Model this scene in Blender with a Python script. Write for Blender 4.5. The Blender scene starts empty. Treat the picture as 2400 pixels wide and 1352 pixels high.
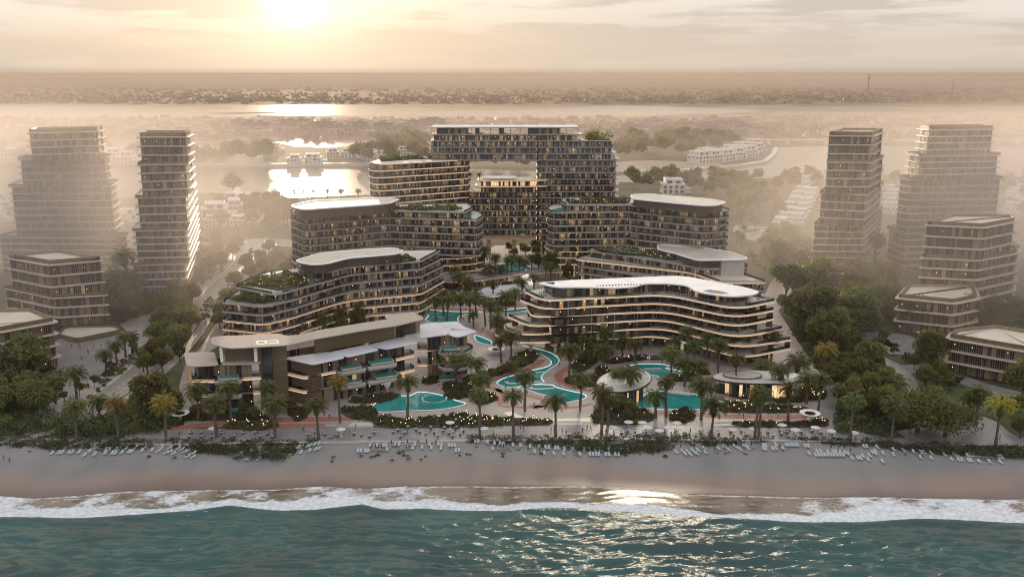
import bpy, bmesh, math, random
import numpy as np
from mathutils import Vector, Matrix, noise

# ------------------------------------------------------------------ camera, sky, sun, exposure
sc = bpy.context.scene
H, FOC, PITCH = 110.0, 2200.0, math.atan(504 / 2200)
cam = bpy.data.cameras.new('camera'); camo = bpy.data.objects.new('camera', cam)
sc.collection.objects.link(camo); sc.camera = camo
cam.sensor_fit = 'HORIZONTAL'; cam.sensor_width = 36; cam.lens = 36 * FOC / 2400
cam.clip_start = 1; cam.clip_end = 200000
camo.location = (0, 0, H); camo.rotation_euler = (math.pi / 2 - PITCH, 0, 0)

SUN_EL, SUN_AZ = math.radians(4.7), math.radians(-12.5)
SUN_DIR = Vector((math.sin(SUN_AZ) * math.cos(SUN_EL), math.cos(SUN_AZ) * math.cos(SUN_EL), math.sin(SUN_EL)))
sl = bpy.data.lights.new('sun', 'SUN'); so = bpy.data.objects.new('sun', sl); sc.collection.objects.link(so)
sl.energy = 5.0; sl.angle = math.radians(0.6); sl.color = (1.0, 0.77, 0.52)
so.rotation_euler = SUN_DIR.to_track_quat('Z', 'Y').to_euler()

sc.view_settings.view_transform = 'Standard'; sc.view_settings.look = 'None'
sc.view_settings.exposure = 0.22; sc.view_settings.gamma = 1; sc.view_settings.use_curve_mapping = False
cy = sc.cycles
cy.max_bounces = 6; cy.diffuse_bounces = 2; cy.glossy_bounces = 3; cy.transmission_bounces = 2
cy.volume_bounces = 1; cy.transparent_max_bounces = 10; cy.caustics_reflective = False; cy.caustics_refractive = False
cy.sample_clamp_indirect = 4; cy.sample_clamp_direct = 0
cy.use_adaptive_sampling = True; cy.adaptive_threshold = 0.01; cy.filter_width = 1.1

class NT:
    """small helper round a node tree"""
    def __init__(s, nt): s.nt = nt; s.n = nt.nodes; s.l = nt.links; s.n.clear()
    def add(s, t, **k):
        nd = s.n.new(t)
        for a, b in k.items(): setattr(nd, a, b)
        return nd
    def put(s, sock, v):
        if isinstance(v, bpy.types.NodeSocket): s.l.new(v, sock)
        elif isinstance(v, (tuple, list)):
            v = tuple(v)
            if len(v) == 3 and len(sock.default_value) == 4: v = v + (1,)
            sock.default_value = v
        else: sock.default_value = v
    def math(s, op, a, b=None, c=None, clamp=False):
        nd = s.add('ShaderNodeMath', operation=op, use_clamp=clamp)
        for i, x in enumerate((a, b, c)):
            if x is not None: s.put(nd.inputs[i], x)
        return nd.outputs[0]
    def vec(s, op, a, b=None):
        nd = s.add('ShaderNodeVectorMath', operation=op)
        s.put(nd.inputs[0], a)
        if b is not None: s.put(nd.inputs[1], b)
        return nd.outputs['Value'] if op in ('DOT_PRODUCT', 'LENGTH', 'DISTANCE') else nd.outputs[0]
    def mix(s, f, a, b, blend='MIX'):
        nd = s.add('ShaderNodeMix', data_type='RGBA', blend_type=blend)
        s.put(nd.inputs[0], f); s.put(nd.inputs[6], a); s.put(nd.inputs[7], b)
        return nd.outputs[2]
    def ramp(s, f, stops, interp='LINEAR'):
        nd = s.add('ShaderNodeValToRGB'); nd.color_ramp.interpolation = interp
        e = nd.color_ramp.elements
        while len(e) < len(stops): e.new(0.5)
        for x, (p, c) in zip(e, stops):
            x.position = p; x.color = tuple(c) + (1,) if len(c) == 3 else c
        s.put(nd.inputs[0], f); return nd.outputs[0]
    def step(s, x, a, b):
        nd = s.add('ShaderNodeMapRange', interpolation_type='SMOOTHSTEP')
        s.put(nd.inputs[0], x); s.put(nd.inputs[1], a); s.put(nd.inputs[2], b)
        return nd.outputs[0]
    def noise(s, v, scale, detail=3, rough=0.5, dims='3D', out=0):
        nd = s.add('ShaderNodeTexNoise', noise_dimensions=dims)
        if v is not None: s.put(nd.inputs['Vector'], v)
        nd.inputs['Scale'].default_value = scale; nd.inputs['Detail'].default_value = detail
        nd.inputs['Roughness'].default_value = rough
        return nd.outputs[out]
    def comb(s, x, y, z):
        nd = s.add('ShaderNodeCombineXYZ')
        for i, q in enumerate((x, y, z)): s.put(nd.inputs[i], q)
        return nd.outputs[0]
    def sep(s, v):
        nd = s.add('ShaderNodeSeparateXYZ'); s.put(nd.inputs[0], v); return nd.outputs

# world: a NISHITA sky behind a thin veil of evening cloud, with the glow of the low sun
w = bpy.data.worlds.new('World'); sc.world = w; w.use_nodes = True
q = NT(w.node_tree)
out = q.add('ShaderNodeOutputWorld'); bg = q.add('ShaderNodeBackground')
q.l.new(bg.outputs[0], out.inputs[0]); bg.inputs[1].default_value = 0.1
sky = q.add('ShaderNodeTexSky', sky_type='NISHITA'); sky.sun_disc = False
sky.sun_elevation = SUN_EL; sky.sun_rotation = SUN_AZ; sky.altitude = 100; sky.dust_density = 3
dirv = q.add('ShaderNodeTexCoord').outputs['Generated']
dx, dy, dz = q.sep(dirv)
K = 10.0
def k(c): return tuple(v * K for v in c)
el = q.math('MULTIPLY', q.math('ARCSINE', dz), 57.29578)               # elevation in degrees
base = q.ramp(q.math('DIVIDE', el, 90, clamp=True), [
    (0.0, (.76, .62, .49)), (.02, (.76, .66, .555)), (.05, (.90, .82, .725)), (.13, (1.15, 1.04, .90)), (.25, (1.18, 1.06, .92)), (.48, (.74, .79, .88)), (1, (1.12, 1.2, 1.32))])
back = q.math('MULTIPLY', q.math('SUBTRACT', 1.0, dy), 0.5)           # 1 = away from the sun
cool = q.mix(q.math('MULTIPLY', back, 0.85), base, (1.6, 1.66, 1.76))
# streaky cloud, long across the view, thin in height
az = q.math('ARCTAN2', dx, dy)
cv = q.comb(q.math('MULTIPLY', az, 3.2), q.math('MULTIPLY', el, .55), 0.3)
cl = q.noise(cv, 1.15, 6, .55)
cl2 = q.noise(q.comb(q.math('MULTIPLY', az, 11), q.math('MULTIPLY', el, 1.6), 2.3), 1.0, 6, .6)
cmask = q.step(q.math('ADD', q.math('MULTIPLY', cl, .75), q.math('MULTIPLY', cl2, .25)), .46, .56)
clouded = q.mix(q.math('MULTIPLY', cmask, .9), cool, (.645, .56, .50))
lowb = q.step(el, 3.2, 1.2)                                          # even veil near the horizon
skycol = q.mix(q.math('MULTIPLY', lowb, .55), clouded, (.765, .635, .50))
cosd = q.vec('DOT_PRODUCT', dirv, tuple(SUN_DIR))
ang = q.math('MULTIPLY', q.math('ARCCOSINE', q.math('MINIMUM', cosd, 1.0)), 57.29578)
def lobe(sig, amp):
    t = q.math('DIVIDE', ang, sig)
    return q.math('MULTIPLY', q.math('EXPONENT', q.math('MULTIPLY', q.math('MULTIPLY', t, t), -1.0)), amp)
glow = q.math('ADD', q.math('ADD', lobe(1.2, 4.0), lobe(4.2, .26)), lobe(14, .03))
glowc = q.mix(1.0, (1.0, .935, .83), glow, 'MULTIPLY')
skycol = q.mix(1.0, skycol, glowc, 'ADD')
# bright patch added to the sky out of view, to glitter on the sea
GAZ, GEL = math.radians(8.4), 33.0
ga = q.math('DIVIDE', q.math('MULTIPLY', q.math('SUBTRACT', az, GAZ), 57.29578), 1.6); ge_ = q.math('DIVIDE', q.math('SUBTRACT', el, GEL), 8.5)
glint_patch = q.math('MULTIPLY', q.math('EXPONENT', q.math('MULTIPLY', q.math('ADD', q.math('MULTIPLY', ga, ga), q.math('MULTIPLY', ge_, ge_)), -1.0)), 52.0)
skycol = q.mix(1.0, skycol, q.mix(1.0, (1.0, .84, .6), glint_patch, 'MULTIPLY'), 'ADD')
nis = q.mix(1.0, sky.outputs[0], (.06, .07, .10), 'MULTIPLY')
skycol = q.mix(q.math('MULTIPLY', q.step(el, .45, -.05), .55), skycol, (.50, .375, .29))
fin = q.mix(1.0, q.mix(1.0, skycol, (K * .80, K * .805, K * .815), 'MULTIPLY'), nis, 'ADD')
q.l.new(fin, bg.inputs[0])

# ------------------------------------------------------------------ helpers
rng = random.Random(7); NR = np.random.default_rng(7)
cp, sp = math.cos(PITCH), math.sin(PITCH)
def P(u, v, z=0.0):
    """where the sight line through a point of the photograph meets the level z"""
    a = (u - 1200) / FOC; b = (v - 676) / FOC
    d = (a, cp - b * sp, -sp - b * cp); t = (z - H) / d[2]
    return (a * t, d[1] * t)
def PP(pts, z=0.0): return [P(u, v, z) for u, v in pts]
def pix(x, y, z):
    dep = y * cp - (z - H) * sp; up = y * sp + (z - H) * cp
    return (1200 + FOC * x / dep, 676 - FOC * up / dep)
col = sc.collection
def tag(o, label=None, cat=None, group=None, kind=None):
    for kk, vv in (('label', label), ('category', cat), ('group', group), ('kind', kind)):
        if vv: o[kk] = vv
    return o
def link(name, me, parent=None, loc=None):
    o = bpy.data.objects.new(name, me); col.objects.link(o)
    if parent: o.parent = parent
    if loc is not None: o.location = loc
    return o
def empty(name, loc=(0, 0, 0), label=None, cat=None, group=None):
    o = bpy.data.objects.new(name, None); col.objects.link(o); o.location = loc
    return tag(o, label, cat, group)

class MB:
    """collects faces and links them as one mesh object"""
    def __init__(s): s.v = []; s.f = []; s.m = []; s.uv = {}
    def face(s, pts, mat=0, uv=None):
        b = len(s.v); s.v += [tuple(p) for p in pts]; s.f.append(tuple(range(b, b + len(pts)))); s.m.append(mat)
        if uv: s.uv[len(s.f) - 1] = uv
    def box(s, x0, y0, z0, x1, y1, z1, mat=0, rot=0, org=(0, 0)):
        c, n = math.cos(rot), math.sin(rot)
        def R(x, y, z): return (org[0] + x * c - y * n, org[1] + x * n + y * c, z)
        p = [R(x, y, z) for z in (z0, z1) for x, y in ((x0, y0), (x1, y0), (x1, y1), (x0, y1))]
        b = len(s.v); s.v += p
        for f in ((3, 2, 1, 0), (4, 5, 6, 7), (0, 1, 5, 4), (1, 2, 6, 5), (2, 3, 7, 6), (3, 0, 4, 7)):
            s.f.append(tuple(b + i for i in f)); s.m.append(mat)
    def rings(s, rings, mat=0, cap0=True, cap1=True, capmat=None):
        """rings of (x,y,z) of equal length joined in turn"""
        n = len(rings[0]); b = len(s.v)
        for r in rings: s.v += [tuple(p) for p in r]
        for k_ in range(len(rings) - 1):
            for i in range(n):
                j = (i + 1) % n
                s.f.append((b + k_ * n + i, b + k_ * n + j, b + (k_ + 1) * n + j, b + (k_ + 1) * n + i)); s.m.append(mat)
        if cap0: s.f.append(tuple(b + i for i in reversed(range(n)))); s.m.append(mat)
        if cap1: s.f.append(tuple(b + (len(rings) - 1) * n + i for i in range(n))); s.m.append(mat if capmat is None else capmat)
    def tube(s, path, rad, n=7, mat=0, cap=True):
        rings = []
        for i, p in enumerate(path):
            p = Vector(p); a = Vector(path[max(i - 1, 0)]); c = Vector(path[min(i + 1, len(path) - 1)])
            d = (c - a).normalized(); x = d.orthogonal().normalized() if abs(d.z) < .95 else Vector((1, 0, 0)); x = (x - d * x.dot(d)).normalized(); y = d.cross(x)
            r = rad[i] if isinstance(rad, (list, tuple)) else rad
            rings.append([p + x * (r * math.cos(6.2832 * k_ / n)) + y * (r * math.sin(6.2832 * k_ / n)) for k_ in range(n)])
        s.rings(rings, mat, cap, cap)
    def build(s, name, mats, parent=None, smooth=False, loc=None):
        me = bpy.data.meshes.new(name); me.from_pydata(s.v, [], s.f)
        mats = mats if isinstance(mats, (list, tuple)) else [mats]
        for m_ in mats: me.materials.append(m_)
        me.polygons.foreach_set('material_index', s.m)
        if s.uv:
            L = me.uv_layers.new(name='UVMap').data
            for fi, uv in s.uv.items():
                for li, t in zip(me.polygons[fi].loop_indices, uv): L[li].uv = t
        if smooth: me.polygons.foreach_set('use_smooth', [True] * len(s.f))
        me.update()
        return link(name, me, parent, loc)

def npmesh(name, V, nper, mats, parent=None, mi=None, loc=None):
    """V: (faces*nper, 3) unshared corners"""
    V = np.asarray(V, dtype=np.float32).reshape(-1, 3); nv = len(V); nf = nv // nper
    me = bpy.data.meshes.new(name); me.vertices.add(nv); me.vertices.foreach_set('co', V.ravel())
    me.loops.add(nv); me.loops.foreach_set('vertex_index', np.arange(nv, dtype=np.int32))
    me.polygons.add(nf); me.polygons.foreach_set('loop_start', np.arange(0, nv, nper, dtype=np.int32))
    for m_ in (mats if isinstance(mats, (list, tuple)) else [mats]): me.materials.append(m_)
    if mi is not None: me.polygons.foreach_set('material_index', np.asarray(mi, dtype=np.int32))
    me.update(calc_edges=True)
    return link(name, me, parent, loc)

def area(p): return .5 * sum(p[i - 1][0] * p[i][1] - p[i][0] * p[i - 1][1] for i in range(len(p)))
def ccw(p): return list(p) if area(p) > 0 else list(reversed(p))
def rnd(pts, r, n=5):
    """round the corners of a polygon; r one radius or one per corner"""
    pts = [Vector(p[:2]) for p in pts]; o = []; N = len(pts)
    for i in range(N):
        a, b, c = pts[i - 1], pts[i], pts[(i + 1) % N]; rr = r[i] if isinstance(r, (list, tuple)) else r
        d1, d2 = (a - b), (c - b); l1, l2 = d1.length, d2.length
        t = min(rr, l1 * .48, l2 * .48)
        if t < .05: o.append((b.x, b.y)); continue
        p0 = b + d1 / l1 * t; p2 = b + d2 / l2 * t
        for k_ in range(n + 1):
            s_ = k_ / n; pt = p0 * (1 - s_) ** 2 + b * (2 * s_ * (1 - s_)) + p2 * s_ ** 2; o.append((pt.x, pt.y))
    return ccw(o)
def smooth_poly(pts, n=6, closed=True):
    """Catmull-Rom curve through the points"""
    N = len(pts); o = []
    rngi = range(N) if closed else range(N - 1)
    for i in rngi:
        g = lambda j: pts[j % N] if closed else pts[min(max(j, 0), N - 1)]
        p0, p1, p2, p3 = g(i - 1), g(i), g(i + 1), g(i + 2)
        for k_ in range(n):
            t = k_ / n
            o.append(tuple(.5 * (2 * p1[c] + (p2[c] - p0[c]) * t + (2 * p0[c] - 5 * p1[c] + 4 * p2[c] - p3[c]) * t * t + (3 * p1[c] - p0[c] - 3 * p2[c] + p3[c]) * t ** 3) for c in (0, 1)))
    if not closed: o.append(tuple(pts[-1][:2]))
    return o
def inset(p, d):
    """move every side of a CCW polygon inwards by d"""
    N = len(p); o = []
    for i in range(N):
        a, b, c = Vector(p[i - 1]), Vector(p[i]), Vector(p[(i + 1) % N])
        e1 = b - a; e2 = c - b
        if e1.length < 1e-6: e1 = e2
        if e2.length < 1e-6: e2 = e1
        n1 = Vector((-e1.y, e1.x)).normalized(); n2 = Vector((-e2.y, e2.x)).normalized()
        m_ = n1 + n2
        if m_.length < .2: m_ = n1
        m_.normalize(); k_ = d / max(m_.dot(n1), .45); o.append((b.x + m_.x * k_, b.y + m_.y * k_))
    return o
def at(p, z): return [(x, y, z) for x, y in p]
def sheet(name, pts, z, mat, kind='structure', parent=None):
    mb = MB(); mb.face(at(ccw(pts), z)); o = mb.build(name, mat, parent)
    if kind and not parent: o['kind'] = kind
    return o
def ribbon_pts(path, wd):
    L = []; R_ = []
    for i, p in enumerate(path):
        a = Vector(path[max(i - 1, 0)]); c = Vector(path[min(i + 1, len(path) - 1)]); d = (c - a).normalized(); n = Vector((-d.y, d.x))
        ww = wd[i] if isinstance(wd, (list, tuple)) else wd
        L.append(Vector(p) + n * ww / 2); R_.append(Vector(p) - n * ww / 2)
    return L, R_
def ribbon(mb, path, wd, z, mat=0):
    L, R_ = ribbon_pts(path, wd)
    for i in range(len(path) - 1): mb.face([(*R_[i], z), (*R_[i + 1], z), (*L[i + 1], z), (*L[i], z)], mat)
def inside(p, poly):
    x, y = p; r = False; j = len(poly) - 1
    for i in range(len(poly)):
        xi, yi = poly[i]; xj, yj = poly[j]
        if (yi > y) != (yj > y) and x < (xj - xi) * (y - yi) / (yj - yi) + xi: r = not r
        j = i
    return r
def scatter(poly, n, r=None, tries=60):
    r = r or rng
    xs = [p[0] for p in poly]; ys = [p[1] for p in poly]; o = []
    for _ in range(n * tries):
        if len(o) >= n: break
        p = (r.uniform(min(xs), max(xs)), r.uniform(min(ys), max(ys)))
        if inside(p, poly): o.append(p)
    return o

# ------------------------------------------------------------------ materials
def newmat(name):
    m_ = bpy.data.materials.new(name); m_.use_nodes = True; t = NT(m_.node_tree)
    o = t.add('ShaderNodeOutputMaterial'); m_.cycles.emission_sampling = 'NONE'
    return m_, t, o
def pbr(name, c, rough=.6, c2=None, scale=.5, spec=.5, metal=0, bump=0, bscale=4, emit=None, es=0, detail=4, alpha=None, aniso=(1, 1, 1)):
    m_, t, o = newmat(name); b = t.add('ShaderNodeBsdfPrincipled')
    t.l.new(b.outputs[0], o.inputs[0])
    if c2:
        ob = t.add('ShaderNodeTexCoord').outputs['Object']
        vv = t.vec('MULTIPLY', ob, aniso)
        n_ = t.noise(vv, scale, detail, .6)
        t.put(b.inputs['Base Color'], t.mix(t.step(n_, .3, .7), c, c2))
    else: t.put(b.inputs['Base Color'], c)
    t.put(b.inputs['Roughness'], rough); t.put(b.inputs['Metallic'], metal); b.inputs['Specular IOR Level'].default_value = spec
    if bump:
        ob = t.add('ShaderNodeTexCoord').outputs['Object']; bp = t.add('ShaderNodeBump'); bp.inputs['Strength'].default_value = bump
        t.put(bp.inputs['Height'], t.noise(ob, bscale, 4)); bp.inputs['Distance'].default_value = .3; t.l.new(bp.outputs[0], b.inputs['Normal'])
    if emit: t.put(b.inputs['Emission Color'], emit); b.inputs['Emission Strength'].default_value = es
    return m_
M = {}
M['hotel_slab'] = pbr('cream_plaster', (.74, .66, .55), .45, (.66, .57, .46), .2)
M['lit_peach'] = pbr('warm_lit_peach_stone', (.60, .40, .27), .4, (.50, .32, .21), .3)  # peach base colour holds the warm LED glow of the slab edges
M['grey_slab'] = pbr('grey_concrete', (.31, .275, .25), .35, (.24, .215, .20), .2)
M['tower_slab'] = pbr('pale_concrete', (.48, .42, .35), .4, (.40, .35, .29), .2)
M['roof_white'] = pbr('white_roof_membrane', (.82, .80, .77), .5, (.73, .715, .69), .12, bump=.1)
M['roof_grey'] = pbr('pale_grey_roof', (.55, .55, .58), .35, (.47, .47, .5), .15)
M['roof_stone'] = pbr('travertine_roof', (.44, .385, .325), .85, (.36, .31, .26), .9, aniso=(1, 2, 1), detail=6, spec=.15)
M['roof_beige'] = pbr('beige_roof_gravel', (.55, .50, .42), .6, (.46, .42, .35), .1)
M['bronze'] = pbr('bronze_cladding', (.20, .15, .085), .38, (.14, .105, .06), .5, metal=.4)
M['wood'] = pbr('brown_louvre_wall', (.125, .088, .05), .5, (.075, .052, .03), .6, aniso=(.3, .3, 5))
M['dark_wood'] = pbr('dark_timber_wall', (.075, .055, .04), .5, (.05, .038, .03), .5, aniso=(4, 4, .3))
M['stone_wall'] = pbr('pale_stone_wall', (.45, .42, .38), .5, (.38, .36, .33), .4, aniso=(1, 1, 3))
M['white'] = pbr('white_paint', (.78, .76, .72), .5, (.70, .68, .64), .3)
M['white_house'] = pbr('white_render', (.56, .55, .54), .6, (.47, .46, .45), .2)
M['dark_glass'] = pbr('dark_window_glass', (.02, .022, .025), .08, spec=.8)
M['dark_metal'] = pbr('dark_metal', (.03, .03, .032), .4)
M['paving'] = pbr('pinkish_stone_paving', (.36, .305, .285), .42, (.26, .222, .21), .12, detail=8)
M['promenade'] = pbr('grey_wet_paving', (.25, .235, .235), .28, (.17, .16, .165), .2, detail=8)
M['red_deck'] = pbr('terracotta_path', (.33, .125, .085), .5, (.25, .095, .065), .5)
M['sandstone'] = pbr('pool_shelf_stone', (.55, .46, .34), .4, (.46, .38, .28), .4)
M['road'] = pbr('pale_asphalt', (.24, .215, .19), .33, (.185, .165, .145), .15)
M['line'] = pbr('road_marking_white', (.6, .58, .54), .5)
M['lawn'] = pbr('mown_grass', (.055, .09, .02), .8, (.03, .055, .012), .25, bump=.6, bscale=3)
M['soil'] = pbr('planting_soil', (.05, .042, .03), .9, (.03, .03, .018), .8)
M['led'] = pbr('pool_edge_light', (.6, .9, .85), .4, emit=(.75, 1, .95), es=.75)
M['kerb'] = pbr('pool_kerb', (.70, .66, .60), .4)
M['lamp'] = pbr('lit_lamp', (1, .8, .5), .4, emit=(1, .74, .42), es=1.5)
M['edge_light'] = pbr('warm_edge_light', (.9, .65, .42), .4, emit=(1, .66, .38), es=.75)
M['lamp_white'] = pbr('lit_white_lamp', (1, .9, .8), .4, emit=(1, .86, .66), es=4)
M['bark'] = pbr('tree_bark', (.075, .058, .042), .9, (.045, .035, .027), 2)
M['palm_bark'] = pbr('palm_trunk_bark', (.12, .095, .078), .9, (.07, .055, .046), 3, aniso=(1, 1, 4))
M['skin'] = pbr('skin', (.35, .2, .14), .6)
M['canvas'] = pbr('white_canvas', (.58, .565, .55), .7, (.51, .5, .48), 1)
M['cushion'] = pbr('pale_lounger_cushion', (.36, .41, .43), .7, (.31, .355, .37), 2)
M['cloth_dark'] = pbr('dark_clothing', (.03, .03, .04), .8)
M['table_top'] = pbr('grey_table_top', (.34, .33, .32), .5)
M['cloth_mid'] = pbr('blue_grey_clothing', (.10, .11, .14), .8)
M['cloth_light'] = pbr('pale_clothing', (.45, .42, .4), .8)
M['black_paint'] = pbr('black_car_paint', (.01, .01, .012), .15, spec=.8)
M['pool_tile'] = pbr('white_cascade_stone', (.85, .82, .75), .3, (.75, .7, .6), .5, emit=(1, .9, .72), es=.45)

def leafmat(name, c1, c2, trans=.35, hue=.06):
    m_, t, o = newmat(name)
    ge = t.add('ShaderNodeNewGeometry'); ri = ge.outputs['Random Per Island']
    oi = t.add('ShaderNodeObjectInfo').outputs['Random']
    c = t.mix(ri, c1, c2)
    hs = t.add('ShaderNodeHueSaturation'); t.put(hs.inputs['Color'], c)
    t.put(hs.inputs['Hue'], t.math('ADD', .5 - hue / 2, t.math('MULTIPLY', oi, hue)))
    t.put(hs.inputs['Value'], t.math('ADD', .7, t.math('MULTIPLY', oi, .6)))
    d = t.add('ShaderNodeBsdfPrincipled'); t.put(d.inputs['Base Color'], hs.outputs[0]); d.inputs['Roughness'].default_value = .55; d.inputs['Specular IOR Level'].default_value = .3
    tr = t.add('ShaderNodeBsdfTranslucent'); t.put(tr.inputs[0], t.mix(1.0, hs.outputs[0], (1.5, 1.35, .6), 'MULTIPLY'))
    mx = t.add('ShaderNodeMixShader'); mx.inputs[0].default_value = trans
    t.l.new(d.outputs[0], mx.inputs[1]); t.l.new(tr.outputs[0], mx.inputs[2]); t.l.new(mx.outputs[0], o.inputs[0])
    return m_
M['palm_leaf'] = leafmat('palm_leaf', (.05, .07, .018), (.13, .143, .04), .42)
M['palm_sunlit'] = leafmat('sunlit_palm_leaf', (.24, .20, .035), (.40, .30, .06), .5)  # palm leaf with golden sunlight put into its colour
M['leaf'] = leafmat('broad_leaf', (.075, .092, .034), (.17, .172, .068), .48)
M['leaf_light'] = leafmat('light_broad_leaf', (.095, .12, .045), (.19, .195, .085), .5)
M['leaf_far'] = leafmat('olive_leaf', (.085, .092, .042), (.16, .155, .075), .48)
M['dune_leaf'] = leafmat('grey_green_dune_leaf', (.04, .06, .032), (.10, .122, .068), .25)
M['bed_leaf'] = leafmat('bed_leaf', (.03, .048, .015), (.085, .095, .03), .28)
M['rust_leaf'] = leafmat('rust_leaf', (.09, .035, .012), (.15, .075, .02), .3)

def balustrade_mat():
    m_, t, o = newmat('glass_balustrade')
    g = t.add('ShaderNodeBsdfGlossy'); t.put(g.inputs[0], (.55, .6, .65)); g.inputs['Roughness'].default_value = .05
    tr = t.add('ShaderNodeBsdfTransparent'); t.put(tr.inputs[0], (.8, .84, .85))
    mx = t.add('ShaderNodeMixShader'); fr = t.add('ShaderNodeFresnel'); fr.inputs[0].default_value = 1.5
    t.put(mx.inputs[0], t.math('ADD', t.math('MULTIPLY', fr.outputs[0], .8), .06))
    t.l.new(tr.outputs[0], mx.inputs[1]); t.l.new(g.outputs[0], mx.inputs[2]); t.l.new(mx.outputs[0], o.inputs[0])
    return m_
M['balustrade'] = balustrade_mat()

def facade(name, bay=4.2, lit=.14, tan=.2, wood=.2, mull=1.4, frame=(.05, .042, .036), glass=(.018, .019, .021), tanc=(.26, .19, .12), woodc=(.11, .075, .045), lite=1.3, fins=0, finc=(.16, .12, .085)):
    """glazed storeys; UV.x runs in metres along the wall, UV.y = 10*storey + height"""
    m_, t, o = newmat(name)
    uv = t.add('ShaderNodeUVMap').outputs[0]; u, v, _ = t.sep(uv)
    fl = t.math('FLOOR', t.math('DIVIDE', v, 10)); hh = t.math('SUBTRACT', v, t.math('MULTIPLY', fl, 10))
    def wn(a, b, s):
        nd = t.add('ShaderNodeTexWhiteNoise', noise_dimensions='3D'); t.put(nd.inputs[0], t.comb(a, b, s)); return nd.outputs[0]
    bid = t.math('FLOOR', t.math('DIVIDE', u, bay)); pid = t.math('FLOOR', t.math('DIVIDE', u, mull))
    n1 = wn(bid, fl, 1.7); n2 = wn(pid, fl, 5.1); n3 = wn(pid, fl, 9.3)
    col_ = t.mix(t.math('GREATER_THAN', n2, 1 - tan), glass, tanc)
    col_ = t.mix(t.math('LESS_THAN', n2, wood), col_, woodc)
    dm = t.math('FRACT', t.math('DIVIDE', u, mull)); ismul = t.math('LESS_THAN', dm, .09)
    db = t.math('FRACT', t.math('DIVIDE', u, bay * 2)); isfin = t.math('LESS_THAN', db, .035)
    litp = t.math('MULTIPLY', t.math('LESS_THAN', n3, lit), t.math('GREATER_THAN', n1, .35))
    litp = t.math('MULTIPLY', litp, t.math('SUBTRACT', 1.0, ismul))
    # floor lamps and ceiling spots: small bright dots in some bays
    bu = t.math('SUBTRACT', t.math('MULTIPLY', t.math('FRACT', t.math('DIVIDE', u, bay)), bay), bay * .4); bv = t.math('SUBTRACT', hh, t.math('ADD', 1.0, t.math('MULTIPLY', n1, 1.4)))
    dot = t.math('MULTIPLY', t.math('LESS_THAN', t.math('ADD', t.math('MULTIPLY', bu, bu), t.math('MULTIPLY', bv, bv)), .022), t.math('GREATER_THAN', n1, .70))
    col_ = t.mix(ismul, col_, frame); col_ = t.mix(isfin, col_, (.22, .2, .18))
    rough = t.math('ADD', .08, t.math('MULTIPLY', t.math('MAXIMUM', ismul, t.math('LESS_THAN', n2, wood)), .4))
    if fins:
        df = t.math('FRACT', t.math('DIVIDE', u, fins)); isf = t.math('LESS_THAN', df, .3)
        n4 = wn(t.math('FLOOR', t.math('DIVIDE', u, fins)), fl, 3.3)
        col_ = t.mix(isf, col_, t.mix(n4, finc, tuple(x * .45 for x in finc))); rough = t.math('MAXIMUM', rough, t.math('MULTIPLY', isf, .5))
        litp = t.math('MULTIPLY', litp, t.math('SUBTRACT', 1.0, isf))
    b = t.add('ShaderNodeBsdfPrincipled'); t.put(b.inputs['Base Color'], col_); t.put(b.inputs['Roughness'], rough)
    b.inputs['Specular IOR Level'].default_value = .6
    grad = t.math('ADD', .35, t.math('MULTIPLY', n1, .65))
    warm = t.mix(n2, (1, .50, .18), (1, .72, .40))
    t.put(b.inputs['Emission Color'], warm)
    t.put(b.inputs['Emission Strength'], t.math('ADD', t.math('MULTIPLY', t.math('MULTIPLY', litp, grad), lite * .42), t.math('MULTIPLY', dot, 3.2)))
    t.l.new(b.outputs[0], o.inputs[0]); return m_
M['f_hotel'] = facade('hotel_glazing', 5.0, .06, .10, .25, 1.6, lite=1.0, woodc=(.055, .04, .028))
M['f_res'] = facade('apartment_glazing', 4.0, .26, .30, .18, 1.1, lite=.55, tanc=(.30, .215, .135), woodc=(.06, .045, .03))
M['f_portal'] = facade('tower_glazing', 4.0, .24, .30, .12, 1.0, glass=(.03, .034, .036), lite=.5, tanc=(.30, .22, .14), frame=(.08, .075, .07))
M['f_side'] = facade('finned_office_glazing', 6, .012, .1, .3, 1.5, fins=.75, finc=(.20, .145, .09), lite=.5)
M['f_lit'] = facade('lit_pavilion_glazing', 3.0, .75, .1, .1, 1.2, lite=2.2)
M['f_villa'] = facade('villa_glazing', 5.0, .07, .2, .1, 1.8, lite=1.2, tanc=(.2, .15, .11))

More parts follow.
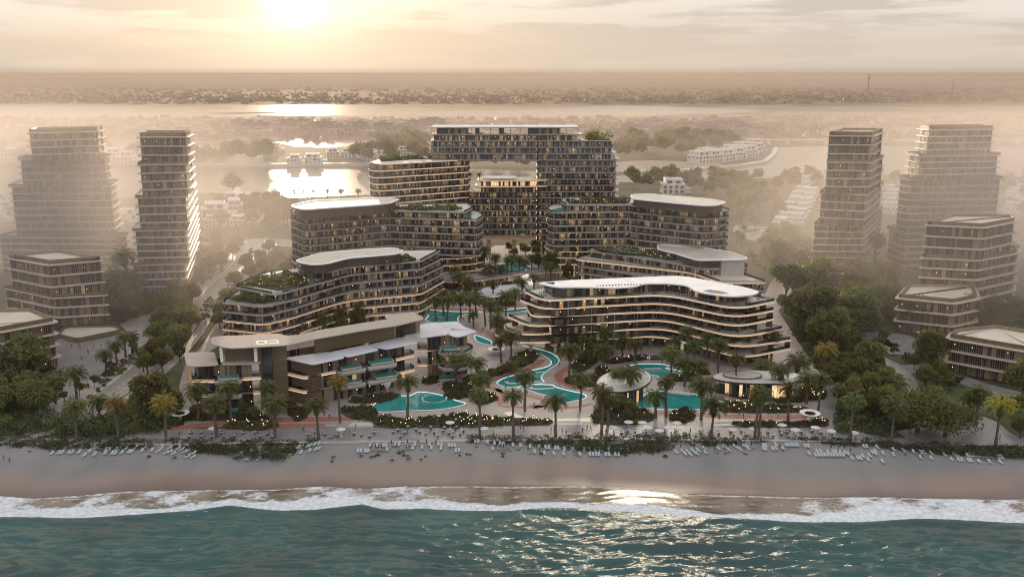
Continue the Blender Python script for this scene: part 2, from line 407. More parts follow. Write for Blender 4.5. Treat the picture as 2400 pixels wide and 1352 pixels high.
def water_mat(name, c, rough, bump, bscale, stretch=(1, 1, 1)):
    m_, t, o = newmat(name); b = t.add('ShaderNodeBsdfPrincipled'); t.l.new(b.outputs[0], o.inputs[0])
    t.put(b.inputs['Base Color'], c); b.inputs['Roughness'].default_value = rough; b.inputs['IOR'].default_value = 1.33; b.inputs['Specular IOR Level'].default_value = .5
    ob = t.add('ShaderNodeTexCoord').outputs['Object']; bp = t.add('ShaderNodeBump'); bp.inputs['Strength'].default_value = bump; bp.inputs['Distance'].default_value = 1.0
    t.put(bp.inputs['Height'], t.noise(t.vec('MULTIPLY', ob, stretch), bscale, 3)); t.l.new(bp.outputs[0], b.inputs['Normal'])
    return m_
M['lagoon'] = water_mat('lagoon_water', (.06, .055, .04), .23, .04, .08, (1, 2.5, 1))
def pool_mat():
    m_, t, o = newmat('pool_water'); b = t.add('ShaderNodeBsdfPrincipled'); t.l.new(b.outputs[0], o.inputs[0])
    ob = t.add('ShaderNodeTexCoord').outputs['Object']
    c = t.mix(t.step(t.noise(ob, .12, 3), .35, .65), (.012, .155, .16), (.02, .21, .185))
    t.put(b.inputs['Base Color'], c); b.inputs['Roughness'].default_value = .06; b.inputs['IOR'].default_value = 1.33
    t.put(b.inputs['Emission Color'], (.01, .30, .27)); b.inputs['Emission Strength'].default_value = .07   # underwater lamps are on
    bp = t.add('ShaderNodeBump'); bp.inputs['Strength'].default_value = .12; bp.inputs['Distance'].default_value = .2
    t.put(bp.inputs['Height'], t.noise(ob, .8, 2)); t.l.new(bp.outputs[0], b.inputs['Normal']); return m_
M['pool'] = pool_mat()

# ------------------------------------------------------------------ the setting: sea, beach, ground, water, paving, roads
SEA = -3.2
def line_px(pts, z=SEA):
    w_ = sorted(P(u, v, z) for u, v in pts); xs = [p[0] for p in w_]; ys = [p[1] for p in w_]
    return lambda x: np.interp(x, xs, ys)
y_front = line_px([(-400, 1222), (0, 1216), (200, 1214), (330, 1207), (450, 1202), (540, 1188), (640, 1196), (740, 1196), (850, 1186), (900, 1199), (1000, 1194), (1200, 1199), (1290, 1194), (1400, 1197), (1550, 1204), (1700, 1218), (1850, 1226), (2000, 1224), (2150, 1220), (2400, 1226), (2800, 1226)])
y_swash = line_px([(-400, 1168), (0, 1163), (80, 1168), (150, 1164), (300, 1152), (480, 1148), (640, 1147), (760, 1139), (860, 1146), (950, 1140), (1130, 1139), (1200, 1141), (1390, 1138), (1500, 1147), (1620, 1158), (1750, 1162), (1900, 1166), (2050, 1165), (2200, 1169), (2400, 1171), (2800, 1172)])
lace_x = line_px([(-400, 1), (0, 1), (1, 1)])
_lx = [P(u, 1180, SEA)[0] for u in (-400, 300, 600, 900, 1120, 1250, 1500, 1700, 1800, 1900, 2050, 2800)]
_lv = [.60, .50, .60, .53, .36, .28, .05, .08, .2, .48, .60, .60]
band_w = [7, 6.5, 9, 7, 6, 5, 5.5, 6.5, 7, 8, 10, 10]
def build_sea():
    xs = np.concatenate([[-6000, -2500, -1000, -500], np.linspace(-240, 240, 961), [500, 1000, 2500, 6000]])
    ys = np.concatenate([[-3000, -900, -200, 40, 110], np.linspace(150, 252, 300)])
    X, Y = np.meshgrid(xs, ys); Z = np.zeros_like(X); r = np.random.default_rng(3)
    Xw = X + 1.6 * np.sin(Y * .11 + .6) + 1.0 * np.sin(X * .09 + Y * .23 + 1.1); Yw = Y + 1.2 * np.sin(X * .075 + 2) + .6 * np.sin(X * .19 + Y * .05)
    for i in range(60):
        lam = 1.9 * 10 ** (i / 59 * 1.08); th = math.pi / 2 + r.normal(0, .22 if lam > 5 else .30); kk = 6.2832 / lam
        am = (.108 * math.exp(-(math.log(lam / 3.8)) ** 2 / (2 * .5 ** 2)) + .022 * math.exp(-(math.log(lam / 13)) ** 2 / .3)) / kk
        s_ = np.sin(kk * (math.cos(th) * Xw + math.sin(th) * Yw) + r.uniform(0, 6.283)); Z += am * (s_ + .4 * (s_ * s_ - .5))
    env = .65 + .6 * (.5 + .5 * np.sin(X * .031 + 1.3 * np.sin(Y * .043 + 2) + .7)) * (.5 + .5 * np.sin(Y * .09 + X * .012))
    Z *= env
    yf = y_front(X); ys_ = y_swash(X)
    calm = np.clip((yf - Y) / 12, 0, 1)                       # no swell behind the breaker
    Z = Z * (.12 + .88 * calm)
    lac = np.interp(X, _lx, _lv) * (1 + .22 * np.sin(X * .083 + 1) * np.sin(X * .029 + .3) + .14 * np.sin(X * .27 + Y * .35) + .10 * np.sin(X * .61 - Y * .5)); bw = np.interp(X, _lx, band_w) * (.86 + .30 * np.sin(X * .067 + .8) * np.sin(X * .019) + .16 * np.sin(X * .21) + .08 * np.sin(X * .55))
    d = Y - yf
    ridge = .95 * np.exp(-((d + .8) / 2.2) ** 2) * (.7 + .3 * np.sin(X * .13))
    ridge += .5 * np.exp(-((d + 13 + 3 * np.sin(X * .05)) / 4) ** 2) * np.clip(np.sin(X * .028 + .4), 0, 1)
    Z += ridge + np.where(d > 0, .25 * np.exp(-d / 6), 0)
    t = np.clip((Y - yf) / np.maximum(ys_ - yf, 1), 0, 2)
    foam = np.where(d > 0, np.clip(.92 - (d / bw) ** 2 * .45, 0, 1.1), np.clip(1.1 + d * .9, 0, 1))
    foam = np.maximum(foam, np.where((d > 0) & (t < 1), lac, 0))
    foam = np.maximum(foam, .62 * np.exp(-((Y - ys_ + .5) / .9) ** 2))
    mid = (lac < .4) * .5 * np.exp(-((t - .55 - .12 * np.sin(X * .11)) / .06) ** 2)
    foam = np.maximum(foam, mid)
    shal = np.clip((Y - yf) / 7, 0, 1)
    Z = SEA + Z - np.clip((Y - ys_) * .12, 0, 3) + .05
    Z = np.where((np.abs(X) > 400) | (Y < 120), SEA, Z)
    ny, nx = X.shape; V = np.stack([X, Y, Z], -1).reshape(-1, 3).astype(np.float32)
    ii = (np.arange(ny - 1)[:, None] * nx + np.arange(nx - 1)[None]).ravel()
    F = np.stack([ii, ii + 1, ii + nx + 1, ii + nx], -1).astype(np.int32)
    me = bpy.data.meshes.new('sea'); me.vertices.add(len(V)); me.vertices.foreach_set('co', V.ravel())
    me.loops.add(F.size); me.loops.foreach_set('vertex_index', F.ravel()); me.polygons.add(len(F)); me.polygons.foreach_set('loop_start', np.arange(0, F.size, 4, dtype=np.int32))
    me.update(calc_edges=True); me.polygons.foreach_set('use_smooth', [True] * len(F))
    for nm, arr in (('foam', foam), ('shallow', shal)):
        a = me.attributes.new(nm, 'FLOAT', 'POINT'); a.data.foreach_set('value', arr.ravel().astype(np.float32))
    m_, tt, o = newmat('sea_water'); b = tt.add('ShaderNodeBsdfPrincipled')
    ob = tt.add('ShaderNodeTexCoord').outputs['Object']
    fo = tt.add('ShaderNodeAttribute', attribute_name='foam').outputs['Fac']; sh = tt.add('ShaderNodeAttribute', attribute_name='shallow').outputs['Fac']
    deep = tt.mix(tt.step(tt.noise(ob, .03, 3), .35, .65), (.002, .036, .034), (.004, .064, .055))
    c = tt.mix(sh, deep, (.15, .115, .08))
    lace = tt.noise(tt.vec('MULTIPLY', ob, (.8, 1.3, 1)), .55, 6, .68); lace2 = tt.noise(ob, 1.6, 4, .7)
    lz = tt.math('ADD', tt.math('MULTIPLY', lace, .7), tt.math('MULTIPLY', lace2, .3))
    msk = tt.step(tt.math('SUBTRACT', fo, lz), -.02, .16)
    flecks = tt.math('MULTIPLY', tt.step(tt.noise(tt.vec('MULTIPLY', ob, (.35, 1, 1)), .9, 5, .6), .70, .76), .5)
    msk = tt.math('MAXIMUM', msk, tt.math('MULTIPLY', flecks, tt.math('SUBTRACT', 1.0, sh)))
    fcol = tt.mix(tt.step(tt.noise(ob, .8, 6, .75), .35, .65), (.42, .46, .51), (.72, .75, .79)); tt.put(b.inputs['Base Color'], tt.mix(msk, c, fcol))
    tt.put(b.inputs['Roughness'], tt.math('ADD', .07, tt.math('MULTIPLY', msk, .6))); b.inputs['IOR'].default_value = 1.55
    bp = tt.add('ShaderNodeBump'); bp.inputs['Strength'].default_value = .6; bp.inputs['Distance'].default_value = .15
    hgt = tt.math('ADD', tt.math('MULTIPLY', tt.noise(tt.vec('MULTIPLY', ob, (.5, 1.2, 1)), 2.2, 2, .5), tt.math('SUBTRACT', 1.25, sh)), tt.math('MULTIPLY', msk, .5))
    tt.put(bp.inputs['Height'], hgt); tt.l.new(bp.outputs[0], b.inputs['Normal']); tt.l.new(b.outputs[0], o.inputs[0])
    me.materials.append(m_); ob_ = link('sea', me); ob_['kind'] = 'structure'
build_sea()

BTOP = 273.0
def build_beach():
    xs = np.concatenate([[-6000, -2500, -1000, -500], np.linspace(-240, 240, 241), [500, 1000, 2500, 6000]])
    us = np.linspace(0, 1, 60); X = np.repeat(xs[None], 60, 0); y0 = y_swash(X) - 16
    Y = y0 + (BTOP - y0) * us[:, None]; d = Y - y_swash(X)
    Z = np.where(d < 0, SEA + d * .08, SEA + 3.2 * np.clip(d / (BTOP - y_swash(X)), 0, 1) ** .85)
    Z += .10 * np.sin(X * .21 + Y * .13) * np.sin(X * .07 - Y * .31) * np.clip(d / 15, 0, 1) * np.clip((BTOP - Y) / 3, 0, 1)
    wet = np.clip(1 - d / (6.5 + 2.0 * np.sin(X * .05) + 1.5 * np.sin(X * .13 + 1)), 0, 1)
    damp = np.clip(1 - (d - 9 - 2.2 * np.sin(X * .037 + 2) - 1.2 * np.sin(X * .11)) / 6, 0, 1)
    ny, nx = X.shape; V = np.stack([X, Y, Z], -1).reshape(-1, 3).astype(np.float32)
    ii = (np.arange(ny - 1)[:, None] * nx + np.arange(nx - 1)[None]).ravel(); F = np.stack([ii, ii + 1, ii + nx + 1, ii + nx], -1).astype(np.int32)
    me = bpy.data.meshes.new('beach'); me.vertices.add(len(V)); me.vertices.foreach_set('co', V.ravel())
    me.loops.add(F.size); me.loops.foreach_set('vertex_index', F.ravel()); me.polygons.add(len(F)); me.polygons.foreach_set('loop_start', np.arange(0, F.size, 4, dtype=np.int32))
    me.update(calc_edges=True); me.polygons.foreach_set('use_smooth', [True] * len(F))
    for nm, arr in (('wet', wet), ('damp', damp)):
        a = me.attributes.new(nm, 'FLOAT', 'POINT'); a.data.foreach_set('value', arr.ravel().astype(np.float32))
    m_, t, o = newmat('beach_sand'); b = t.add('ShaderNodeBsdfPrincipled'); ob = t.add('ShaderNodeTexCoord').outputs['Object']
    we = t.add('ShaderNodeAttribute', attribute_name='wet').outputs['Fac']; da = t.add('ShaderNodeAttribute', attribute_name='damp').outputs['Fac']
    n_ = t.noise(ob, .06, 6, .6); fine = t.noise(ob, 2.5, 4, .7)
    dry = t.mix(t.step(n_, .3, .7), (.178, .17, .168), (.21, .20, .198)); dry = t.mix(t.math('MULTIPLY', t.step(fine, .55, .75), .35), dry, (.15, .135, .13))
    c = t.mix(t.math('MULTIPLY', da, .85), dry, (.235, .175, .145)); c = t.mix(we, c, (.115, .072, .054))
    t.put(b.inputs['Base Color'], c); t.put(b.inputs['Roughness'], t.math('SUBTRACT', .8, t.math('MULTIPLY', we, .62)))
    bp = t.add('ShaderNodeBump'); bp.inputs['Strength'].default_value = .5; bp.inputs['Distance'].default_value = .12
    t.put(bp.inputs['Height'], t.math('MULTIPLY', t.noise(ob, .7, 6, .75), t.math('SUBTRACT', 1.0, we))); t.l.new(bp.outputs[0], b.inputs['Normal'])
    t.l.new(b.outputs[0], o.inputs[0]); me.materials.append(m_); ob_ = link('beach', me); ob_['kind'] = 'structure'
build_beach()

def build_ground():
    m_, t, o = newmat('ground_cover'); b = t.add('ShaderNodeBsdfPrincipled'); ob = t.add('ShaderNodeTexCoord').outputs['Object']
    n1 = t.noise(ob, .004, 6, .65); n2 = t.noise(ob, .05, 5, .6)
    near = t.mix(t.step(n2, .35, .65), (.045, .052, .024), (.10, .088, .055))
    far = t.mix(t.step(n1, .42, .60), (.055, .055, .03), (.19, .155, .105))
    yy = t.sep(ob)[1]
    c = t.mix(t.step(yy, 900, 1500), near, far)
    t.put(b.inputs['Base Color'], c); b.inputs['Roughness'].default_value = .9; b.inputs['Specular IOR Level'].default_value = .1
    t.l.new(b.outputs[0], o.inputs[0])
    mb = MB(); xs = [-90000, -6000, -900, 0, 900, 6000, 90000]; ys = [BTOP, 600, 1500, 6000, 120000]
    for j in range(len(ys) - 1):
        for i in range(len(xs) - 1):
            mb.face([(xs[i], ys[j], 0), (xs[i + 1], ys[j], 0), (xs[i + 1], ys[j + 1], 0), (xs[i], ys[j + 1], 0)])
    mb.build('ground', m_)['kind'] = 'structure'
build_ground()

# lagoons and river behind the resort
river = [(-400, 399), (0, 397), (280, 396), (450, 391), (870, 389), (1010, 392), (1100, 396), (1260, 402), (1440, 408), (1560, 408), (1640, 402), (1740, 393), (1795, 384), (1818, 366), (1822, 346), (1930, 343), (2100, 342), (2400, 344), (2900, 346),
         (2900, 425), (2400, 418), (2100, 410), (1900, 414), (1700, 420), (1440, 428), (1250, 428), (1100, 442), (870, 456), (680, 464), (500, 452), (300, 464), (0, 468), (-400, 472)]
lagoon = [(-400, 246), (0, 245), (300, 246), (372, 249), (340, 256), (312, 258), (400, 259.5), (520, 256), (540, 253), (512, 248), (700, 246), (930, 246), (905, 251), (960, 257), (1100, 259), (1200, 258), (1440, 248), (1560, 250), (1740, 257), (1800, 262), (1700, 266), (1500, 272), (1300, 279), (1200, 276), (1000, 272), (820, 271), (560, 271), (430, 273), (300, 275), (0, 277), (-400, 278)]
for nm, pts in (('river_water', river), ('lagoon_water', lagoon), ('water_inlet', [(640, 333), (690, 325), (800, 329), (930, 332), (900, 340), (760, 346), (690, 343)]),
                ('water_inlet', [(-300, 316), (0, 317), (60, 320), (50, 345), (0, 350), (-300, 352)]), ('water_inlet', [(1790, 322), (1930, 321), (2400, 324), (2800, 325), (2800, 334), (2400, 333), (1930, 331), (1800, 333)]),
                ('water_inlet', [(650, 284), (720, 281), (840, 279), (832, 284), (700, 287)]), ('water_inlet', [(-200, 240), (0, 240), (265, 241.5), (250, 243), (0, 243.4), (-200, 243.4)]),
                ('water_inlet', [(440, 266), (600, 263.5), (700, 264), (560, 268)])):
    sheet(nm, PP(pts), .03, M['lagoon'])
def bank(name, pts, h, wd, mat, label=None, cat=None):
    mb = MB(); pa = PP(pts)
    L, R_ = ribbon_pts(pa, wd)
    for i in range(len(pa) - 1):
        a, b_, c, d = R_[i], R_[i + 1], L[i + 1], L[i]
        mb.face([(*a, h), (*b_, h), (*c, h), (*d, h)]); mb.face([(*a, 0), (*b_, 0), (*b_, h), (*a, h)]); mb.face([(*c, 0), (*d, 0), (*d, h), (*c, h)])
    o = mb.build(name, mat)
    if label: tag(o, label, cat)
    else: o['kind'] = 'structure'
bank('embankment_wall', [(440, 391.5), (600, 390.5), (760, 389.5), (875, 389)], 3.5, 6, M['stone_wall'], 'long pale stone embankment wall along the far river bank at left', 'wall')
bank('embankment_wall', [(1440, 407), (1560, 406), (1640, 400), (1740, 391), (1793, 382), (1814, 364), (1818, 350)], 3, 6, M['stone_wall'], 'curved stone embankment wall round the island of white houses', 'wall')
sheet('island_sand', PP([(1400, 384), (1500, 376), (1560, 377), (1700, 385), (1640, 394), (1560, 401), (1440, 404), (1400, 402)]), .05, pbr('dry_sandy_bank', (.30, .25, .18), .9, (.22, .18, .12), .02))

# roads
road_path = smooth_poly(PP([(40, 1010), (150, 975), (225, 940), (300, 892), (390, 812), (440, 748), (480, 705), (530, 655), (572, 610), (600, 578), (590, 560)]), 6, False)
mb = MB(); ribbon(mb, road_path, 12.5, .04); mb.build('road', M['road'])['kind'] = 'structure'
mb = MB(); ribbon(mb, smooth_poly(PP([(440, 575), (560, 572), (640, 566), (700, 572), (760, 560)]), 5, False), 22, .035); ribbon(mb, PP([(-100, 1030), (60, 990), (160, 965), (215, 955)]), 12, .036); mb.build('side_road', M['road'])['kind'] = 'structure'
mb = MB()
def off(path, d):
    L, R_ = ribbon_pts(path, 2 * abs(d)); return [tuple(p) for p in (L if d > 0 else R_)]
ribbon(mb, off(road_path, 5.6), .35, .06); ribbon(mb, off(road_path, 4.9), .25, .06)
for dd in (0.0, -3.0):
    pth = off(road_path, dd) if dd else road_path
    for i in range(0, len(pth) - 1):
        a, b_ = Vector(pth[i]), Vector(pth[i + 1]); n_ = max(1, int((b_ - a).length / 5))
        for j in range(n_):
            s0 = a.lerp(b_, j / n_); s1 = a.lerp(b_, (j + .45) / n_); ribbon(mb, [s0, s1], .28, .06)
mb.build('road_markings', M['line'])['kind'] = 'structure'
mb = MB(); ribbon(mb, off(road_path, 10), 7.5, .10); ribbon(mb, off(road_path, -9), 4, .10); mb.build('pavement', M['paving'])['kind'] = 'structure'
sheet('plaza', PP([(130, 800), (150, 785), (260, 770), (345, 790), (320, 815), (200, 905), (150, 930), (60, 920), (110, 880)]), .07, M['promenade'])
sheet('forecourt', PP([(280, 760), (320, 742), (360, 735), (420, 700), (440, 705), (400, 760), (370, 780), (310, 790)]), .08, M['paving'])
sheet('forecourt', PP([(420, 905), (432, 860), (480, 800), (505, 760), (545, 742), (530, 800), (480, 830), (455, 880), (445, 960), (425, 960)]), .06, M['road'])
mb = MB(); ribbon(mb, smooth_poly(PP([(1990, 690), (1880, 640), (1840, 655), (1822, 690), (1805, 730)]), 5, False), 12, .04); ribbon(mb, smooth_poly(PP([(1720, 535), (1790, 540), (1800, 560), (1860, 560)]), 5, False), 30, .035); mb.build('road', M['road'])['kind'] = 'structure'
# right garden paths and lawns
mb = MB(); ribbon(mb, smooth_poly(PP([(1945, 1010), (1935, 960), (1945, 905), (1958, 880)]), 5, False), 9, .07); ribbon(mb, smooth_poly(PP([(2010, 830), (2070, 850), (2110, 885), (2135, 935), (2200, 975), (2290, 985), (2340, 1020), (2420, 1045)]), 6, False), 10, .075)
ribbon(mb, smooth_poly(PP([(2110, 868), (2160, 862), (2230, 880), (2300, 905), (2420, 935)]), 6, False), 9, .07); ribbon(mb, smooth_poly(PP([(2040, 800), (2090, 795), (2150, 830)]), 5, False), 22, .065)
mb.build('garden_path', M['promenade'])['kind'] = 'structure'
sheet('terrace_paving', PP([(2255, 985), (2300, 990), (2345, 1025), (2360, 1045), (2150, 1045), (2100, 1010), (2200, 995)]), .085, M['promenade'])
sheet('lawn', PP([(2165, 905), (2240, 895), (2330, 925), (2440, 950), (2440, 1035), (2390, 1025), (2345, 985), (2300, 968), (2220, 955)]), .05, M['lawn'])
sheet('lawn', PP([(2125, 880), (2150, 872), (2165, 905), (2150, 915)]), .05, M['lawn'])
sheet('lawn', PP([(1948, 905), (2000, 900), (2010, 980), (1960, 985), (1940, 940)]), .05, M['lawn'])
sheet('lawn', PP([(100, 935), (150, 895), (215, 875), (190, 925), (140, 950)]), .05, M['lawn'])

# resort paving, promenade, red paths
sheet('resort_paving', PP([(430, 1000), (440, 930), (520, 840), (700, 760), (960, 700), (1000, 655), (1120, 600), (1160, 575), (1290, 575), (1330, 640), (1560, 660), (1800, 690), (1870, 800), (1925, 880), (1950, 950), (1950, 1000)]), .02, M['paving'])
sheet('promenade', PP([(290, 1016), (420, 1005), (600, 1003), (830, 1000), (860, 985), (1000, 1000), (1300, 993), (1500, 996), (1750, 1002), (1960, 1000), (2060, 1015), (2060, 1034), (1700, 1031), (1400, 1029), (1100, 1032), (900, 1034), (600, 1037), (420, 1040), (300, 1040)]), .05, M['promenade'])
mb = MB(); pr = PP([(300, 1040), (420, 1040), (600, 1037), (900, 1034), (1100, 1032), (1400, 1029), (1700, 1031), (2060, 1034)])
for i in range(len(pr) - 1):
    a, b_ = Vector(pr[i]), Vector(pr[i + 1]); mb.face([(a.x, a.y - .5, -1), (b_.x, b_.y - .5, -1), (b_.x, b_.y - .5, .16), (a.x, a.y - .5, .16)]); mb.face([(a.x, a.y - .5, .16), (b_.x, b_.y - .5, .16), (b_.x, b_.y, .16), (a.x, a.y, .16)])
tag(mb.build('retaining_wall', M['stone_wall']), 'low pale retaining wall between the promenade and the sand', 'wall')
mb = MB()
for pts, wd in (([(1272, 842), (1262, 852), (1235, 866), (1195, 880), (1160, 889), (1135, 895), (1136, 902), (1160, 912), (1200, 923), (1245, 928), (1275, 938), (1276, 947), (1255, 956)], 2.6),
                ([(1345, 855), (1318, 870), (1308, 882), (1318, 895), (1345, 906), (1385, 917)], 3.2), ([(1240, 950), (1290, 954), (1350, 954), (1388, 946)], 2),
                ([(1165, 910), (1178, 928), (1172, 945), (1185, 952), (1260, 955)], 2), ([(980, 712), (1010, 724), (1080, 727), (1150, 728), (1180, 724), (1225, 715)], 7), ([(1110, 768), (1140, 778), (1160, 790)], 4), ([(960, 718), (990, 707), (1015, 718)], 5),
                ([(400, 1004), (520, 993), (640, 985), (760, 982), (850, 980)], 4), ([(620, 1000), (700, 997), (760, 998)], 4), ([(1440, 962), (1560, 968), (1700, 975), (1830, 978), (1900, 974)], 3.5)):
    ribbon(mb, smooth_poly(PP(pts), 5, False), wd, .07)
mb.build('terracotta_path', M['red_deck'])['kind'] = 'structure'
mb = MB(); ribbon(mb, smooth_poly(PP([(1190, 965), (1215, 978), (1270, 985), (1330, 985), (1400, 983)]), 5, False), 3.2, .075)
for i in range(4): ribbon(mb, PP([(1285, 987 + i * 2.4), (1365, 987 + i * 2.4)]), .5, .22 - i * .04)
for i in range(6): ribbon(mb, PP([(830 - i * 3, 987 + i * 2.6), (885 - i * 2, 987 + i * 2.6)]), .5, .25 - i * .03)
for i in range(5): ribbon(mb, PP([(1665, 985 + i * 3), (1745, 986 + i * 3)]), .5, .25 - i * .03)
mb.build('garden_steps', M['kerb'])['kind'] = 'structure'

# swimming pools
def pool(pts, label, shelf=None, n=4, lit=True):
    pl = ccw(smooth_poly(PP(pts, .1), n)); c = (sum(p[0] for p in pl) / len(pl), sum(p[1] for p in pl) / len(pl))
    r = empty('swimming_pool', (0, 0, 0), label, 'pool')
    mb = MB(); mb.face(at(pl, .10)); mb.build('pool_water', M['pool'], r)
    mb = MB(); o1 = inset(pl, -.55); n_ = len(pl); b0 = inset(pl, .12)
    for i in range(n_):
        j = (i + 1) % n_
        mb.face([(*b0[i], .14), (*b0[j], .14), (*pl[j], .26), (*pl[i], .26)], 1 if lit else 0)
        mb.face([(*pl[i], .26), (*pl[j], .26), (*o1[j], .2), (*o1[i], .2)], 0)
    mb.build('pool_edge', [M['kerb'], M['led']], r)
    if shelf:
        for s_ in shelf: mb = MB(); ribbon(mb, smooth_poly(PP(s_, .12), 4, False), 1.5, .13); mb.build('pool_shelf', M['sandstone'], r)
    return r
pool([(875, 950), (893, 937), (920, 928), (960, 927), (980, 919), (1010, 921), (1040, 928), (1067, 938), (1089, 947), (1033, 959), (967, 962), (900, 965), (876, 962)], 'teal pool with a round ring, in front of the low villa block', n=5)
mb = MB(); cx, cyy = P(1018, 934, .1); ring = [(cx + 4.2 * math.cos(a * .2618), cyy + 4.2 * math.sin(a * .2618)) for a in range(24)]; ribbon(mb, ring + [ring[0]], .35, .14); mb.build('pool_ring', M['kerb'], [o for o in col.objects if o.name.startswith('swimming_pool')][-1])
pool([(1227, 812), (1248, 822), (1273, 832), (1290, 843), (1291, 854), (1277, 861), (1240, 870), (1210, 878), (1185, 885), (1169, 893), (1167, 899), (1178, 904), (1200, 907), (1240, 902), (1273, 896), (1268, 887), (1272, 877), (1287, 865), (1305, 853), (1310, 844), (1301, 833), (1280, 823), (1250, 816)], 'winding teal channel pool running out from under the white-roofed hotel', [[(1255, 873), (1285, 871)], [(1186, 893), (1195, 898), (1240, 896), (1268, 893)]], n=4)
pool([(1215, 908), (1240, 902), (1290, 902), (1305, 908), (1340, 917), (1363, 922), (1373, 928), (1368, 934), (1343, 940), (1318, 943), (1287, 928), (1263, 922), (1243, 915)], 'leaf-shaped teal pool below the winding channel', [[(1240, 906), (1255, 911), (1300, 909)], [(1308, 927), (1325, 924)]])
pool([(1400, 940), (1435, 938.5), (1477, 937), (1512, 926), (1524, 917), (1560, 917), (1620, 923), (1656, 931), (1683, 939), (1704, 948), (1693, 953), (1647, 959), (1537, 958), (1480, 952), (1425, 948)], 'large teal pool with a row of in-water loungers between the two round pavilions')
pool([(1462, 862), (1480, 856), (1500, 853), (1540, 853), (1567, 857), (1560, 863), (1580, 867), (1605, 873), (1616, 878), (1590, 882), (1545, 881), (1515, 876), (1485, 868)], 'small crescent pool beside the drop-off court, behind the tilted pavilion', [[(1500, 865), (1550, 863)], [(1575, 871), (1598, 878)]])
pool([(980, 722), (1003, 725), (1040, 729), (1090, 731), (1130, 731), (1105, 734), (1082, 738), (1072, 745), (1073, 752), (1060, 758), (1000, 752), (1005, 738)], 'broad teal pool behind the low villa block, below the curved terrace', [[(1026, 741), (1038, 743)]])
pool([(1180, 728), (1230, 722), (1240, 727), (1185, 734)], 'narrow teal channel left of the hotel terraces', lit=True)
pool([(1113, 786), (1128, 790), (1150, 800), (1148, 808), (1120, 800)], 'short teal channel beyond the end of the villa roofs')
pool([(978, 702), (1008, 701), (1006, 707), (980, 710)], 'small teal pool at the rounded end of the green-roofed block')
pool([(1222, 673), (1253, 673), (1252, 677), (1225, 677)], 'small pale pool behind the left tip of the hotel roof', lit=False)
pool([(1150, 625), (1185, 617), (1225, 620), (1245, 628), (1220, 640), (1170, 640)], 'milky oval pool in the court under the portal tower')
mb = MB(); cpl = rnd(PP([(1222, 668), (1222, 648), (1237, 645), (1252, 668)], 0), 1.5)
rr = PP([(1222, 669), (1240, 669), (1250, 667), (1238, 648), (1225, 648)])
mb.rings([at(ccw(rr), 0), at(inset(ccw(rr), .6), 2.5), at(inset(ccw(rr), 2.0), 4.6)], 0)
tag(mb.build('water_cascade', M['pool_tile']), 'white lit cascade wall under the curved bridge terrace', 'fountain')

# air: even haze round everything
def volume_mat(name, dens, color, aniso):
    m_ = bpy.data.materials.new(name); m_.use_nodes = True; t = NT(m_.node_tree); o = t.add('ShaderNodeOutputMaterial')
    pv = t.add('ShaderNodeVolumePrincipled'); t.put(pv.inputs['Color'], color); pv.inputs['Density'].default_value = dens; pv.inputs['Anisotropy'].default_value = aniso
    t.l.new(pv.outputs[0], o.inputs['Volume']); return m_
mb = MB(); mb.box(-95000, -4000, -8, 95000, 125000, 113)
mb.build('haze', volume_mat('evening_haze', .00006, (.37, .31, .28), .25))['kind'] = 'stuff'
def mist(cx, cy_, cz, rx, ry, rz, dens, n=7, colr=(.93, .84, .78)):
    """a bank of evening mist: nested closed shells, each of even, thin air, thickening inwards"""
    for k_ in range(n):
        f = 1 - .62 * k_ / max(n - 1, 1)
        me = bpy.data.meshes.new('mist'); bm = bmesh.new(); bmesh.ops.create_uvsphere(bm, u_segments=64, v_segments=32, radius=1); bm.to_mesh(me); bm.free()
        me.materials.append(volume_mat('evening_mist', dens / n * (.55 + .9 * k_ / max(n - 1, 1)), colr, .25)); o = link('mist', me, None, (cx, cy_, cz)); o.scale = (rx * f, ry * f, rz * (1 - .3 * k_ / max(n - 1, 1))); o['kind'] = 'stuff'
mist(-290, 480, 30, 260, 190, 78, .0052)
mist(310, 480, 30, 270, 200, 78, .0052)
mist(0, 9000, 0, 24000, 7300, 104, .00082, 2, (.40, .35, .32))
mb = MB(); pf = [(780, -2), (860, 14), (1050, 40), (2050, 46), (2250, 20), (2330, -2)]          # low mist lying over the river and the town behind it
mb.rings([[(x, y, z) for y, z in reversed(pf)] for x in (-9000, 9000)]); mb.build('mist', volume_mat('river_mist', .00078, (.74, .65, .60), .25))['kind'] = 'stuff'


M['lit_screen'] = pbr('lit_white_screen', (.8, .76, .7), .5, emit=(1, .86, .7), es=.55)
M['lit_cream'] = pbr('warm_lit_cream_plaster', (.80, .60, .44), .45, (.74, .55, .40), .2)  # cream plaster with the warm edge light put into its base colour
